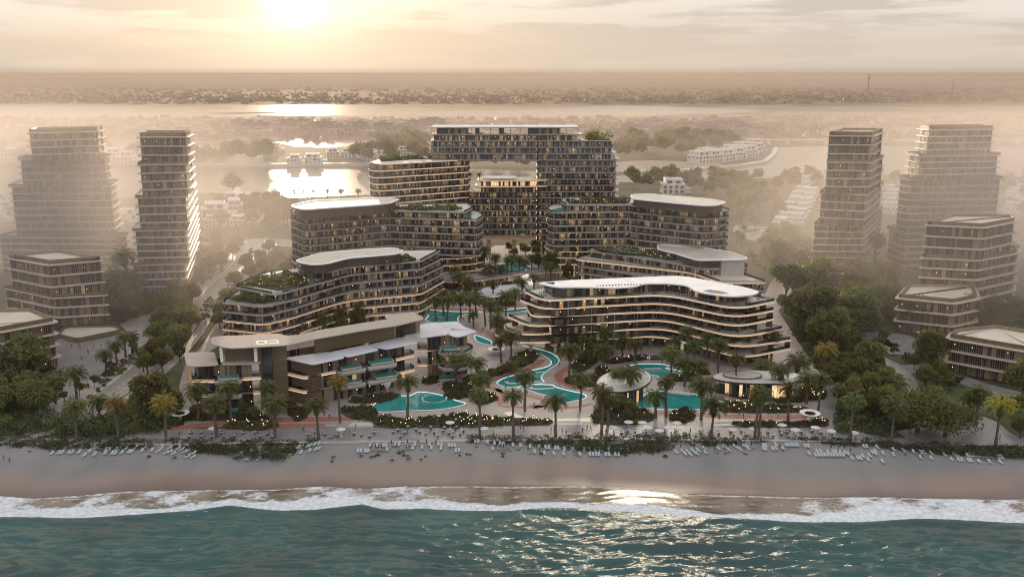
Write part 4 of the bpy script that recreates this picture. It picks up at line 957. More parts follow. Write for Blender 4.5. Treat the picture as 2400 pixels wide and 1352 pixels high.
tiered('slim hazy office tower at right, the left one of the two', [((1937, 318), (2052, 319), (2074, 309), 79.3, 66), ((1933, 380), (2043, 381), (2074, 368), 66, 49.6), ((1917, 452), (2035, 457), (2073, 428), 49.6, 32.7), ((1904, 527), (2031, 528), (2072, 486), 32.7, 15.3), ((1892, 602), (2010, 604), (2071, 551), 15.3, 0)])
def mirrored(a, b, c): return (a, b, c)
def tiered_l(label, tiers, floor=3.8):
    """as tiered, for towers whose left flank shows: (back-left, front-left, front-right)"""
    out_ = []
    for bl, fl, fr, zt, zb in tiers:
        A, B, C = Vector(P(*bl, zt)), Vector(P(*fl, zt)), Vector(P(*fr, zt)); Dq = C + (A - B); u, v = pix(Dq.x, Dq.y, zt); out_.append((fl, fr, (u, v), zt, zb))
    return tiered(label, out_, floor=floor)
tiered_l('broad hazy office tower at far right with a sunlit left flank and stepped base', [((2147, 301), (2177, 305), (2338, 302.5), 80, 66), ((2122, 360), (2155, 366), (2350, 363), 66, 52.5), ((2100, 415), (2132, 421), (2356, 418), 52.5, 22), ((2075, 533), (2120, 548), (2362, 540), 22, 0)])
tiered('square office block with a pale roof terrace, before the two left towers', [((12, 604), (110, 622), (246, 610), 30, 15.5), ((6, 675), (122, 699), (258, 691), 15.5, 2.5)], floor=4.3, name='office_block', cat='office building', par=1.8)
tiered('low office block cut off by the left edge of the picture', [((-70, 800), (-10, 781), (139, 752), 18.5, 1.2)], floor=4.3, name='office_block', cat='office building', par=1.6) if False else None
def office(label, poly_px, z, z0, floor=4.3, par=1.6):
    root = empty('office_block', (0, 0, 0), label, 'office building'); poly = rnd(PP(poly_px, z), 1.8); n = round((z - z0) / floor); fh = (z - z0) / n
    for i in range(n):
        zz = z0 + fh * (i + 1); mb = MB(); slab_part(mb, poly, zz, .7, 0, 0, .3); mb.build('floor_slab', M['tower_slab'], root)
        mb = MB(); wall_part(mb, inset(ccw(poly), 1.9), zz - fh, zz - .68, i); mb.build('finned_wall', M['f_side'], root)
    p = ccw(poly); mb = MB(); mb.rings([at(inset(p, 1.8), z), at(inset(p, 1.8), z + par), at(inset(p, 2.4), z + par), at(inset(p, 2.9), z + .5)], 0, False, True, 1); mb.build('roof_parapet', [M['bronze'], M['roof_beige']], root); return root
office('low office block with a pale roof, cut off by the left edge of the picture', [(-120, 775), (0, 779), (139, 753), (85, 729), (-80, 732)], 18.5, .5)
office('square office block at right with a pale roof, above a low wing', [(2164, 527), (2309, 534), (2389, 519), (2376, 509), (2225, 508)], 43.5, 28.8, 4.5)
office('wide lower storeys at right under the square pale-roofed office block', [(2153, 604), (2297, 611), (2394, 593), (2390, 580), (2200, 582)], 28.6, 2, 4.5)
office('low dark office wing at right, half hidden behind broad trees', [(2096, 698), (2240, 712), (2300, 700), (2290, 672), (2120, 672)], 15.5, .5)
office('low finned office block with a pale roof at the right edge of the picture', [(2213, 792), (2440, 830), (2520, 800), (2330, 767), (2228, 777)], 13.6, .4)
# podium terrace at the foot of the left block
root = empty('garden_terrace', (0, 0, 0), 'low walled terrace with pale paving at the foot of the left office block', 'terrace'); pl = rnd(PP([(135, 786), (180, 797), (285, 775), (270, 765), (150, 768)], 1.5), 3)
mb = MB(); mb.rings([at(ccw(pl), 0), at(ccw(pl), 2.2), at(inset(ccw(pl), .6), 2.2), at(inset(ccw(pl), .7), 1.5)], 0, False, True, 1); mb.build('terrace_wall', [M['bronze'], M['roof_beige']], root)

# ---- the low villa block in front
def villas():
    root = empty('villa_block', (0, 0, 0), 'low front villa block with big flat stone roofs, brown walls and plunge pools', 'residence')
    Z2, Z1 = 22.0, 16.2
    main = PP([(492, 793), (497, 806), (512, 809), (520, 812), (540, 816), (670, 808.5), (733, 795), (850, 774), (933, 762), (967, 753.5), (992, 747.5), (991, 741), (973, 733.5), (950, 733), (900, 739), (903, 744), (910, 747), (850, 756), (740, 774), (690, 786), (672, 786), (655, 781), (620, 782), (567, 785), (505, 787)], Z2)
    flat_roof(root, rnd(main, 1.6, 3), Z2, .5, M['roof_stone'])
    mb = MB()
    fr_ = [(600, 800), (621, 799), (650, 798), (655, 803), (626, 805.5), (603, 807)]
    ribbon(mb, PP([(600, 800), (649, 797.5), (653, 803), (606, 807), (600, 800)], Z2), .45, Z2 + .03); ribbon(mb, PP([(621, 799), (624, 806)], Z2), .45, Z2 + .03); mb.build('roof_hatch', M['white'], root)
    lows = [[(430, 825), (438, 857), (470, 857), (513, 854), (503, 824)], [(662, 838), (733, 853.5), (810, 837), (771, 823)], [(771, 824.5), (816, 835.5), (890, 818.5), (858, 807)], [(858, 808.5), (905, 817.5), (982, 802.5), (940, 789)],
            [(945, 786), (970, 787), (986, 791), (1048, 783), (1060, 768), (992, 757)], [(1048, 782), (1055, 772), (1120, 775), (1088, 786), (1070, 790)], [(992, 757), (1055, 769), (1118, 774.5), (1091, 766), (1072, 752.5)], [(520, 853.5), (607, 852), (616, 843), (600, 838), (515, 838)]]
    for i, l in enumerate(lows): flat_roof(root, rnd(PP(l, Z1 - (i % 2) * .25), 1.5, 3), Z1 - (i % 2) * .25, .6, M['roof_grey'] if i not in (0, 7) else M['roof_stone'], name='lower_roof')
    # bodies
    def body(px, z, z0, z1, mat, st=0, name='wall', cap=True):
        mb = MB(); wall_part(mb, PP(px, z), z0, z1, st, 0, cap); return mb.build(name, mat, root)
    body([(737, 818), (850, 796), (925, 785), (925, 779), (850, 789), (737, 807)], 17, 15.5, Z2 - .7, M['bronze_wall'], 0, 'upper_wall')
    body([(926, 785), (984, 773), (984, 767.5), (926, 778.5)], 17, 15.6, Z2 - .72, M['f_villa'], 9, 'glass_wall', False)
    body([(606, 846), (672, 838), (672, 821), (610, 824)], 16.2, 0, Z2 - .75, M['bronze_wall'], 0, 'stair_tower')
    mb = MB(); a = Vector(P(627, 845.5, 16.2)); mb.box(a.x - 1.6, a.y - .7, 1, a.x + 1.6, a.y + .2, 20.6); mb.build('stair_window', M['dark_glass'], root)
    body([(530, 845), (605, 842), (605, 822), (525, 825)], 16.2, 15.4, Z2 - .7, M['wood'], 0, 'upper_wall')
    for u in (520, 600):
        x, y = P(u, 848, 16.2); mb = MB(); mb.box(x - .5, y, 16.2, x + .5, y + .8, 21.3); mb.build('column', M['white'], root)
    # lower storeys: glazed front, brown flank
    fl = PP([(668, 842), (733, 850), (733, 846), (905, 812), (975, 799), (965, 785), (680, 800)], Z1 - .3)
    F1 = [P(676, 842, Z1), P(735, 852, Z1), P(985, 803, Z1)]
    a, b, c = (Vector(x) for x in F1); n1 = Vector((-(c - b).y, (c - b).x)).normalized(); ins = 4.6
    body_poly = [a + n1 * ins + (c - b).normalized() * 1.5, b + n1 * ins + (c - b).normalized() * 1.5, c + n1 * ins - (c - b).normalized() * 4, c + n1 * 20, a + n1 * 12]
    for i, (z0, z1) in enumerate(((0, 5.0), (5.4, 10.4), (10.8, 15.6))):
        mb = MB(); wall_part(mb, body_poly, z0, z1, i); mb.build('glass_wall', M['f_villa'], root)
    side = [a, b, b + n1 * 4.2, a + n1 * 4.2]
    a2 = Vector(P(668, 840, Z1)); b2 = Vector(P(716, 851, Z1)); n2 = Vector((-(b2 - a2).y, (b2 - a2).x)).normalized()
    for z0, z1 in ((0.3, 5.0), (5.4, 10.4), (10.8, 15.6)):
        mb = MB(); mb.rings([at([a2 + n2 * 2.6, b2 + n2 * 2.6, b2 + n2 * 7, a2 + n2 * 7], z0), at([a2 + n2 * 2.6, b2 + n2 * 2.6, b2 + n2 * 7, a2 + n2 * 7], z1)]); mb.build('timber_wall', M['wood'], root)
    def balcony(px, z, mat='lit_cream', dep=4.5, th=1.5):
        f = [Vector(p) for p in PP(px, z)]; e = (f[-1] - f[0]).normalized(); nn = Vector((-e.y, e.x))
        poly = rnd(f + [f[-1] + nn * dep, f[0] + nn * dep], 1.2, 3)
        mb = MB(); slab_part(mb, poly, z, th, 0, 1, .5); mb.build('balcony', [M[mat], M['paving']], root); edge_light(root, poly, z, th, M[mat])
        mb = MB(); strip_part(mb, inset(ccw(poly), .3), z, z + 1.1); mb.build('balustrade', M['balustrade'], root)
    for z, dv in ((10.8, 0), (5.4, 34)):
        balcony([(663, 870 + dv), (714, 882 + dv), (790, 867 + dv)], z); balcony([(905 - dv * .3, 845 + dv), (975, 829 + dv)], z)
        balcony([(975, 815 + dv), (985, 819 + dv), (1038, 816 + dv)], z); balcony([(438, 889 + dv), (503, 890 + dv)], z); balcony([(566, 885 + dv), (615, 882 + dv)], z)
        balcony([(1040, 829 + dv), (1090, 828 + dv), (1112, 815 + dv)], z, 'stone_wall', 5)
        balcony([(795, 872 + dv), (860, 862 + dv)], z, 'stone_wall', 6, 1.8); balcony([(862, 860 + dv), (932, 850 + dv)], z, 'stone_wall', 6, 1.8)
        balcony([(500, 893 + dv), (566, 890 + dv)], z, 'stone_wall', 5, 1.8)
    def plunge(px, z):
        mb = MB(); p = rnd(PP(px, z), 1, 3); mb.rings([at(ccw(p), z - .6), at(ccw(p), z), at(inset(ccw(p), .35), z), at(inset(ccw(p), .36), z - .08)], 0, True, True, 1); mb.build('plunge_pool', [M['stone_wall'], M['pool']], root)
    for px, z in (([(800, 866), (850, 858), (836, 848), (795, 856)], 11.7), ([(866, 853), (925, 846), (915, 834), (860, 842)], 11.7), ([(880, 886), (935, 878), (925, 866), (872, 874)], 6.3), ([(800, 900), (850, 893), (840, 884), (795, 890)], 6.3),
                  ([(510, 888), (562, 885), (558, 876), (512, 878)], 11.7), ([(505, 924), (550, 921), (548, 912), (505, 914)], 6.3), ([(1030, 820), (1080, 817), (1065, 808), (1030, 811)], 11.7), ([(1072, 838), (1110, 832), (1100, 824), (1070, 829)], 8),
                  ([(1025, 890), (1068, 887), (1062, 878), (1030, 880)], .5), ([(820, 938), (852, 933), (845, 923), (818, 927)], .5), ([(535, 968), (572, 964), (568, 955), (535, 958)], .5)): plunge(px, z)
    # right wing and left wing bodies
    rw = [P(988, 793, Z1), P(1040, 786, Z1), P(1108, 778, Z1), P(1085, 764, Z1), P(1000, 766, Z1)]
    lw = [P(450, 854, Z1), P(512, 853, Z1), P(600, 850, Z1), P(600, 835, Z1), P(440, 832, Z1)]
    for poly, tg in ((rw, 'glass_wall'), (lw, 'glass_wall')):
        for i, (z0, z1) in enumerate(((0, 5.0), (5.4, 10.4), (10.8, 15.6))):
            mb = MB(); wall_part(mb, inset(ccw(poly), 1.6), z0, z1, i + 4); mb.build(tg, M['f_villa'], root)
    for px in ([(437, 852), (446, 856)],):
        a, b = P(434, 840, Z1), P(441, 857, Z1); mb = MB(); v1, v2 = Vector(a), Vector(b); d = (v2 - v1).normalized(); nn = Vector((d.y, -d.x)) * -.8
        mb.rings([at([v1, v2, v2 + nn, v1 + nn], 2.5), at([v1, v2, v2 + nn, v1 + nn], Z1 - .6)]); mb.build('end_wall', M['lit_peach'], root)
    # flared pool columns
    for u, v in ((908, 925), (1075, 870), (905, 890)):
        x, y = P(u, v); mb = MB(); mb.tube([(x, y, 0), (x, y, 2.5), (x, y, 4.6)], [.5, .6, 1.6], 8); mb.build('column', M['stone_wall'], root, True)
M['bronze_wall'] = pbr('bronze_ribbed_wall', (.135, .105, .055), .5, (.105, .08, .042), .5, aniso=(.2, .2, 5))
villas()

# ---- round pavilions, mushroom canopies
def pavilion(label, cu, cv, rx, ry_px, z, hole=None, tilt=0, rot=0, lit='f_lit'):
    root = empty('pavilion', (0, 0, 0), label, 'pavilion'); c = P(cu, cv, z); e = P(cu, cv - ry_px, z); ry = abs(e[1] - c[1]); rxm = abs(P(cu + rx, cv, z)[0] - c[0])
    def el_(k_, zz, n=48, t=1): return [(c[0] + rxm * k_ * math.cos(6.2832 * i / n), c[1] + ry * k_ * math.sin(6.2832 * i / n), zz + tilt * t * k_ * math.cos(6.2832 * i / n) + .35 * tilt * k_ * math.sin(6.2832 * i / n)) for i in range(n)]
    mb = MB(); R_ = [el_(.9, z - .9), el_(.985, z - .75), el_(1, z - .35), el_(.97, z)]
    for k_ in range(9): kk = .97 - .07 * (k_ + 1); R_ += [el_(kk + .012, z - .02 - k_ * .03), el_(kk, z + .08 - k_ * .03)]
    mb.rings(R_, 0, True, True); mb.build('roof', M['pav_roof'], root)
    mb = MB(); strip = [(x, y) for x, y, _ in el_(1.003, z)]
    R2 = [el_(1.0, z - .95), el_(1.012, z - .8), el_(1.012, z - .3), el_(1.0, z - .2)]; mb.rings(R2, 0, False, False); mb.build('roof_rim', M['dark_metal'], root)
    wl = [(x, y) for x, y, _ in el_(.72, z)]; mb = MB(); wall_part(mb, wl, 0, z - .9 - abs(tilt) * .6, 0); mb.build('glass_wall', M[lit], root)
    for i in range(0, 48, 6):
        x, y, zz = el_(.86, z)[i]; mb = MB(); mb.tube([(x, y, 0), (x, y, zz - .7)], .14, 6); mb.build('column', M['dark_metal'], root)
    if hole:
        hc = P(*hole[:2], z); mb = MB(); hr = hole[2]; ring = [(hc[0] + hr * 1.6 * math.cos(6.2832 * i / 32), hc[1] + hr * math.sin(6.2832 * i / 32)) for i in range(33)]; ribbon(mb, ring, .5, z + .35); mb.build('oculus_ring', M['dark_metal'], root)
        mb = MB(); mb.face(at(ring[:-1], z + .3)); mb.build('oculus', M['paving'], root)
M['pav_roof'] = pbr('ribbed_pavilion_roof', (.46, .43, .39), .4, (.39, .365, .335), .4)
pavilion('tilted oval pavilion with a pale ribbed roof beside the large pool', 1462, 889, 64, 21, 6.2, tilt=1.5)
pavilion('wide oval pavilion with a pale roof and warm lit windows, right of the large pool', 1781, 882, 111, 14.5, 6.3, hole=(1740, 880, 4.2))
def funnel(u, v, rim_v, label, rad=3.4):
    root = empty('mushroom_canopy', (0, 0, 0), label, 'canopy'); x, y = P(u, v); h_ = (v - rim_v) / 6.4
    ck = lambda r, z: [(x + r * math.cos(6.2832 * i / 28), y + r * math.sin(6.2832 * i / 28), z) for i in range(28)]
    mb = MB(); mb.rings([ck(.5, 0), ck(.42, h_ * .5), ck(.8, h_ * .72), ck(rad * .9, h_ * .93), ck(rad, h_), ck(rad * .93, h_ + .12), ck(rad * .55, h_ - .25), ck(.5, h_ - .6)]); mb.build('canopy', [M['white']], root, True)
    mb = MB(); mb.face(ck(rad * .5, h_ - .12)); mb.build('canopy_water', M['dark_glass'], root)
funnel(1163, 832, 815, 'white mushroom canopy on a round plinth, behind the winding pool'); funnel(1897, 988, 968, 'white mushroom canopy at the right end of the promenade garden'); funnel(423, 988, 968, 'grey mushroom canopy in front of the left end of the villa block', 3.2)
sheet('round_plinth', [(P(1155, 840)[0] + 8.5 * math.cos(i * .2618), P(1155, 840)[1] + 8.5 * math.sin(i * .2618)) for i in range(24)], .09, M['paving'])
mb = MB(); p = rnd(PP([(1118, 682), (1145, 672), (1220, 665), (1235, 672), (1228, 688), (1180, 694), (1130, 700)], 3.6), 3)
root = empty('court_canopy', (0, 0, 0), 'long grey curved canopy roof in the court left of the hotel roof tip', 'canopy'); slab_part(mb, p, 3.8, .5); mb.build('roof', [M['roof_grey'], M['roof_grey']], root)
mb = MB(); wall_part(mb, inset(ccw(p), 3), 0, 3.3, 0); mb.build('glass_wall', M['f_lit2'], root) if False else mb.build('glass_wall', M['f_res'], root)

# ------------------------------------------------------------------ palms, trees, beds, dune shrubs
ORD = 'first second third fourth fifth sixth seventh eighth ninth tenth eleventh twelfth thirteenth fourteenth fifteenth sixteenth seventeenth eighteenth nineteenth twentieth'.split()
_u = ORD[:9]
for _t in ('twent', 'thirt', 'fort', 'fift', 'sixt'): ORD += [_t + 'ieth'] * (_t != 'twent') + [_t + 'y-' + o for o in _u]
PEND = []           # (object, text with a %s for the place in its row, place phrase, x on screen)
def pend(o, head, zone, cat, group, u): PEND.append((o, head, zone, u)); tag(o, None, cat, group)
def settle():
    rows = {}
    for o, head, zone, u in PEND: rows.setdefault((head, zone), []).append((u, o))
    for (head, zone), L in rows.items():
        nw = len(head.split()) + len(zone.split()) + (4 if len(L) > 1 else 0)
        if nw > 16: print('LONGLABEL', nw, len(L), head, '|', zone)
        L.sort(key=lambda t: t[0])
        if len(L) == 1: L[0][1]['label'] = f'{head} {zone}'; continue
        for i, (u, o) in enumerate(L): o['label'] = f'{head}, {ORD[i]} from the left {zone}'

def palm_crown(seed, n=44, Lf=5.0, droop=1.0, sunlit_share=0.0, dead=6):
    r = random.Random(seed); Q = []; mi = []
    for i in range(n + dead):
        az = i * 2.39996 + r.uniform(-.2, .2); t = i / (n - 1)
        e0 = math.radians(84 - 92 * min(t, 1) ** .9 + r.uniform(-6, 6)) if i < n else math.radians(r.uniform(-62, -40))
        L = Lf * (r.uniform(.85, 1.1) if i < n else r.uniform(.6, .8)); ca, sa = math.cos(az), math.sin(az); x = .15; z = .1; e = e0; pts = [(x, z)]; N = 9
        for k_ in range(N):
            x += L / N * math.cos(e); z += L / N * math.sin(e); e -= math.radians((9 + 5 * droop) * (.5 + k_ / N)); pts.append((x, z))
        for k_ in range(N):
            for half in (0, .5):
                f = (k_ + half) / N; xx = pts[k_][0] + (pts[k_ + 1][0] - pts[k_][0]) * half; zz = pts[k_][1] + (pts[k_ + 1][1] - pts[k_][1]) * half
                ex = pts[k_ + 1][0] - pts[k_][0]; ez = pts[k_ + 1][1] - pts[k_][1]; l_ = math.hypot(ex, ez); ex /= l_; ez /= l_
                wl = (.95 * math.sin(math.pi * min(1, f * .86 + .12)) ** .7 + .12) * Lf / 5; wd = .095
                for s_ in (1, -1):
                    lx, ly, lz = .55 * ex * wl, s_ * wl * .78, .55 * ez * wl - .34 * wl - (.2 * wl if i >= n else 0)
                    def W(px, py, pz): return (px * ca - py * sa, px * sa + py * ca, pz)
                    Q += [W(xx - ex * wd, 0, zz - ez * wd), W(xx + ex * wd, 0, zz + ez * wd), W(xx + lx + ex * .05, ly, zz + lz), W(xx + lx - ex * .09, ly, zz + lz)]
                    mi.append(2 if i >= n else (1 if r.random() < sunlit_share and t < .75 else 0))  # upper fronds take the leaf with sunlight in its colour
    return np.array(Q), mi
def palm_trunk(seed):
    """one metre tall, stretched to each palm's height"""
    r = random.Random(seed); path = []; rad = []; bx = r.uniform(-.25, .25); by = r.uniform(-.25, .25)
    for i in range(15):
        t = i / 14; path.append((bx * math.sin(t * 3.14), by * math.sin(t * 3.14), t)); rad.append((.42 - .16 * t + (.14 if i == 0 else 0) + (.05 if i % 2 else 0) + (.12 if i == 14 else 0)))
    return path, rad
M['dead_leaf'] = leafmat('dry_palm_leaf', (.11, .08, .04), (.17, .12, .06), .3)
PALMS = []; PT = []
for s_ in range(3):
    mb = MB(); mb.tube(*palm_trunk(s_), 8); t = mb.build('trunk', M['palm_bark'], None, True); PT.append(t.data); bpy.data.objects.remove(t)
for s_, (n, Lf, dr, go, de) in enumerate(((46, 5.0, 1.0, .0, 8), (40, 4.6, 1.3, .05, 10), (50, 5.2, .8, .0, 6), (46, 5.1, .9, .75, 8), (34, 3.4, .5, .0, 2))):
    Q, mi = palm_crown(40 + s_, n, Lf, dr, go, de); o = npmesh('crown', Q, 4, [M['palm_leaf'], M['palm_sunlit'], M['dead_leaf']], mi=mi); PALMS.append(o.data); bpy.data.objects.remove(o)
def palm(u, v, vc, kind=0, zone='', head='green date palm', k_=1.0, z0=0.0, group='date palms in the resort gardens'):
    x, y = P(u, v, z0)
    # trunk height from where the crown's heart stands in the picture
    lo, hi = .5, 40
    for _ in range(24):
        m_ = (lo + hi) / 2
        if pix(x, y, z0 + m_)[1] > vc: lo = m_
        else: hi = m_
    h_ = lo; r = empty('palm_tree', (x, y, z0)); r.rotation_euler = (rng.uniform(-.045, .045), rng.uniform(-.045, .045), rng.uniform(0, 6.28))
    t = link('trunk', PT[rng.randrange(3)], r); t.scale = (k_, k_, h_)
    c = link('crown', PALMS[kind], r, (0, 0, h_)); s_ = k_ * rng.uniform(.82, 1.14); c.scale = (s_, s_, s_); c.rotation_euler = (rng.uniform(-.14, .14), rng.uniform(-.14, .14), rng.uniform(0, 6.28))
    pend(r, head, zone, 'palm tree', group, u); return r
zB = 'along the planted edge of the beach'
for u, v, c, kd, hd in ((181, 1033, 955, 1, 'yellow-green date palm'), (279, 1029, 946, 3, 'golden sunlit date palm'), (388, 1035, 948, 3, 'golden sunlit date palm'), (508, 1025, 945, 2, 'tall green date palm'), (645, 1025, 947, 2, 'tall green date palm'), (747, 1031, 950, 0, 'tall green date palm'),
                      (1123, 1021, 926, 1, 'tall green date palm'), (1203, 1024, 931, 2, 'tall green date palm'), (1302, 1024, 942, 0, 'tall green date palm'), (1410, 1019, 922, 1, 'tall green date palm'), (1667, 1026, 950, 0, 'tall green date palm'), (1769, 1026, 922, 1, 'tall green date palm'), (1776, 1024, 928, 0, 'tall green date palm'),
                      (1991, 1033, 938, 1, 'tall green date palm'), (2088, 1036, 955, 2, 'tall green date palm'), (2333, 1043, 950, 3, 'golden sunlit date palm')): palm(u, v, c, kd, zB, hd)
zV = 'in the garden before the villa block'
for u, v, c, kd in ((543, 991, 911, 0), (632, 990, 904, 1), (798, 991, 896, 3), (955, 979, 898, 2), (465, 985, 915, 1), (1120, 902, 852, 0)): palm(u, v, c, kd, zV)
zP = 'around the pools before the white-roofed hotel'
for u, v, c, kd in ((1230, 964, 882, 1), (1198, 853, 789, 0), (1333, 888, 822, 0), (1413, 868, 824, 2), (1358, 962, 889, 1), (1448, 918, 879, 0), (1475, 946, 877, 2), (1488, 854, 809, 0), (1572, 904, 830, 0), (1537, 978, 930, 1), (1561, 977, 896, 1), (1610, 858, 778, 0), (1643, 984, 904, 2), (1723, 921, 842, 1),
                  (1682, 874, 809, 0), (1787, 898, 862, 2), (1847, 988, 912, 0), (1867, 898, 852, 2), (1806, 848, 786, 1), (1916, 977, 889, 1), (1360, 822, 767, 0), (1415, 830, 783, 0), (1655, 850, 790, 1), (1640, 905, 853, 1), (1715, 850, 797, 0), (1375, 840, 800, 1), (1425, 1000, 940, 2), (1605, 905, 855, 0), (1625, 870, 810, 0), (1580, 860, 800, 1), (1460, 845, 800, 1), (1125, 950, 890, 0), (1175, 850, 800, 2), (1825, 930, 870, 1), (1890, 945, 890, 0)): palm(u, v, c, kd, zP)
zC = 'in the court between the apartment blocks'
for u, v, c, kd in ((1067, 674, 634, 0), (1022, 753, 704, 1), (1048, 753, 705, 0), (1117, 743, 698, 0), (1138, 764, 706, 2), (1155, 706, 665, 1), (1207, 730, 687, 0), (1110, 766, 738, 4), (1188, 656, 611, 1), (1217, 659, 611, 0), (1138, 656, 586, 1), (998, 655, 618, 1), (1164, 806, 748, 1), (1130, 648, 600, 0), (1175, 662, 630, 0), (1278, 665, 622, 1), (1160, 640, 604, 1), (1200, 640, 607, 0), (1040, 740, 690, 0), (1080, 745, 700, 1), (1100, 755, 705, 0), (1150, 770, 715, 0), (1170, 775, 725, 1), (1185, 740, 695, 2), (1225, 700, 662, 0), (1250, 690, 650, 1), (1010, 700, 660, 0), (1095, 700, 660, 1), (1075, 690, 650, 2), (1150, 668, 628, 0), (1230, 650, 615, 1), (1245, 640, 605, 0), (1290, 660, 625, 0), (985, 735, 692, 1)): palm(u, v, c, kd, zC, k_=.95)
zL = 'before the long front of the left apartment block'
for u, v, c, kd in ((923, 728, 690, 0), (880, 748, 718, 2), (700, 795, 760, 1), (1060, 700, 690, 4), (960, 732, 695, 0), (845, 755, 722, 1), (800, 770, 735, 0), (760, 785, 750, 2), (900, 735, 700, 0)): palm(u, v, c, kd, zL, k_=.95)
zS = 'beside the street at left'
for u, v, c, kd in ((130, 947, 893, 1), (180, 935, 878, 0), (249, 878, 832, 0), (98, 985, 930, 1), (235, 985, 942, 1), (295, 838, 790, 1), (310, 830, 790, 1), (275, 855, 810, 1)): palm(u, v, c, kd, zS, group='palms beside the street')
palm(301, 700, 600, 1, 'between the two left office towers', 'very tall hazy palm', 1.9); palm(2049, 650, 562, 1, 'between the two right office towers', 'very tall hazy palm', 1.8); palm(2072, 685, 636, 3, 'before the right office towers', 'golden hazy palm', 1.7); palm(1931, 890, 822, 3, 'at the right end of the hotel', 'large golden palm', 1.25)
zR = 'in the grove at the right of the promenade'
for u, v, c, kd in ((2279, 982, 926, 1), (2286, 996, 921, 1), (2133, 1000, 957, 1), (2101, 945, 902, 1), (2040, 935, 895, 1), (2060, 975, 930, 0), (1965, 960, 915, 1), (1690, 740, 690, 0), (2270, 990, 935, 1)): palm(u, v, c, kd, zR, group='palms in the right-hand grove')
for u, v in ((1744, 555), (1727, 568), (1736, 575)): palm(u, v, v - 22, 0, 'on the pale yard at right', 'small distant palm', .7, group='far palms')
for u in (690, 712, 735, 768, 840, 800): palm(u, 470 - (u % 7), 448, 0, 'on the near river bank against the bright water', 'small sunlit palm', .8, group='far palms')
for u, v, c in ((1103, 425, 411), (1124, 424, 414)):
    x = (u - 1200) / 2200 * 580; r = empty('palm_tree', (x, 575, 46.6)); pend(r, 'small palm', 'on the link roof of the portal tower', 'palm tree', 'roof palms', u); t = link('trunk', PT[0], r); t.scale = (.5, .5, 3.0); cc = link('crown', PALMS[4], r, (0, 0, 3.0)); cc.scale = (.55,) * 3

def tree_crown(seed, rx, rz, nl, nq, size, zc, spread=.75):
    """leaf clumps set round a set of limbs; gaps are left between the clumps"""
    r = np.random.default_rng(seed); cen = []; k_ = 0
    while len(cen) < nl:
        d = r.normal(size=3); d /= np.linalg.norm(d); rr = r.uniform(.35, 1) ** .6
        if d[2] < -.55: continue
        cen.append((d[0] * rx * rr * spread, d[1] * rx * rr * spread, zc + d[2] * rz * rr * spread))
    Q = []
    for c in cen:
        s_ = r.uniform(.26, .46) * rx; n = int(nq * r.uniform(.7, 1.3)); d = r.normal(size=(n, 3)); d /= np.linalg.norm(d, axis=1, keepdims=True)
        k_ = r.uniform(.35, 1.12, n)[:, None] ** .6; Q.append(np.array(c) + d * k_ * np.array([s_, s_, s_ * .75]))
    return leaf_quads(np.concatenate(Q), size, r), cen
def tree_kind(seed, h, rx, rz, nl, nq, size, leaf, trunk_r, spread=.75):
    zc = h - rz; Q, cen = tree_crown(seed, rx, rz, nl, nq, size, zc, spread); o = npmesh('crown', Q, 4, leaf); cm = o.data; bpy.data.objects.remove(o)
    r = random.Random(seed); mb = MB(); zb = max(h * .25, zc - rz * .7); mb.tube([(0, 0, -.2), (r.uniform(-.2, .2), r.uniform(-.2, .2), zb * .6), (r.uniform(-.4, .4), r.uniform(-.4, .4), zb), (r.uniform(-.6, .6), r.uniform(-.6, .6), zc + rz * .3)], [trunk_r * 1.4, trunk_r, trunk_r * .85, trunk_r * .3], 8)
    for c in r.sample(cen, min(9, len(cen))): mb.tube([(0, 0, zb * r.uniform(.75, 1)), (c[0] * .45, c[1] * .45, (zb + c[2]) / 2 - .1), (c[0] * .92, c[1] * .92, c[2])], [trunk_r * .55, trunk_r * .35, trunk_r * .1], 5)
    o = mb.build('trunk', M['bark'], None, True); tm = o.data; bpy.data.objects.remove(o); return tm, cm
TK = {'round': [tree_kind(s_, 10, 4.6, 4.0, 20, 125, .30, M['leaf'], .26) for s_ in (11, 12, 13)], 'tall': [tree_kind(s_, 14, 5.2, 5.6, 24, 125, .36, M['leaf'], .3) for s_ in (21, 22)],
      'light': [tree_kind(s_, 10, 4.4, 4.2, 20, 120, .30, M['leaf_light'], .24) for s_ in (31, 32)], 'cone': [tree_kind(s_, 9, 2.5, 4.3, 15, 110, .28, M['leaf'], .2, .85) for s_ in (41, 42)],
      'olive': [tree_kind(s_, 11, 5.2, 4.2, 22, 100, .36, M['leaf_far'], .25) for s_ in (51, 52)], 'open': [tree_kind(61, 13, 6.5, 4.0, 22, 46, .24, M['leaf'], .28, .95)], 'spread': [tree_kind(71, 10, 9, 3.4, 34, 110, .32, M['leaf'], .5, .9)],
      'street': [tree_kind(s_, 6, 2.2, 2.0, 9, 75, .24, M['leaf_far'], .10) for s_ in (81, 82)]}
def tree(kind, x, y, s_, head, zone, z0=0, group='broad-leaved trees', parts=True):
    tm, cm = TK[kind][rng.randrange(len(TK[kind]))]; r = empty('broadleaf_tree', (x, y, z0)); r.rotation_euler.z = rng.uniform(0, 6.28); r.scale = (s_ * rng.uniform(.9, 1.12), s_ * rng.uniform(.9, 1.12), s_ * rng.uniform(.9, 1.1))
    link('trunk', tm, r); link('crown', cm, r); pend(r, head, zone, 'tree', group, pix(x, y, z0)[0]); return r
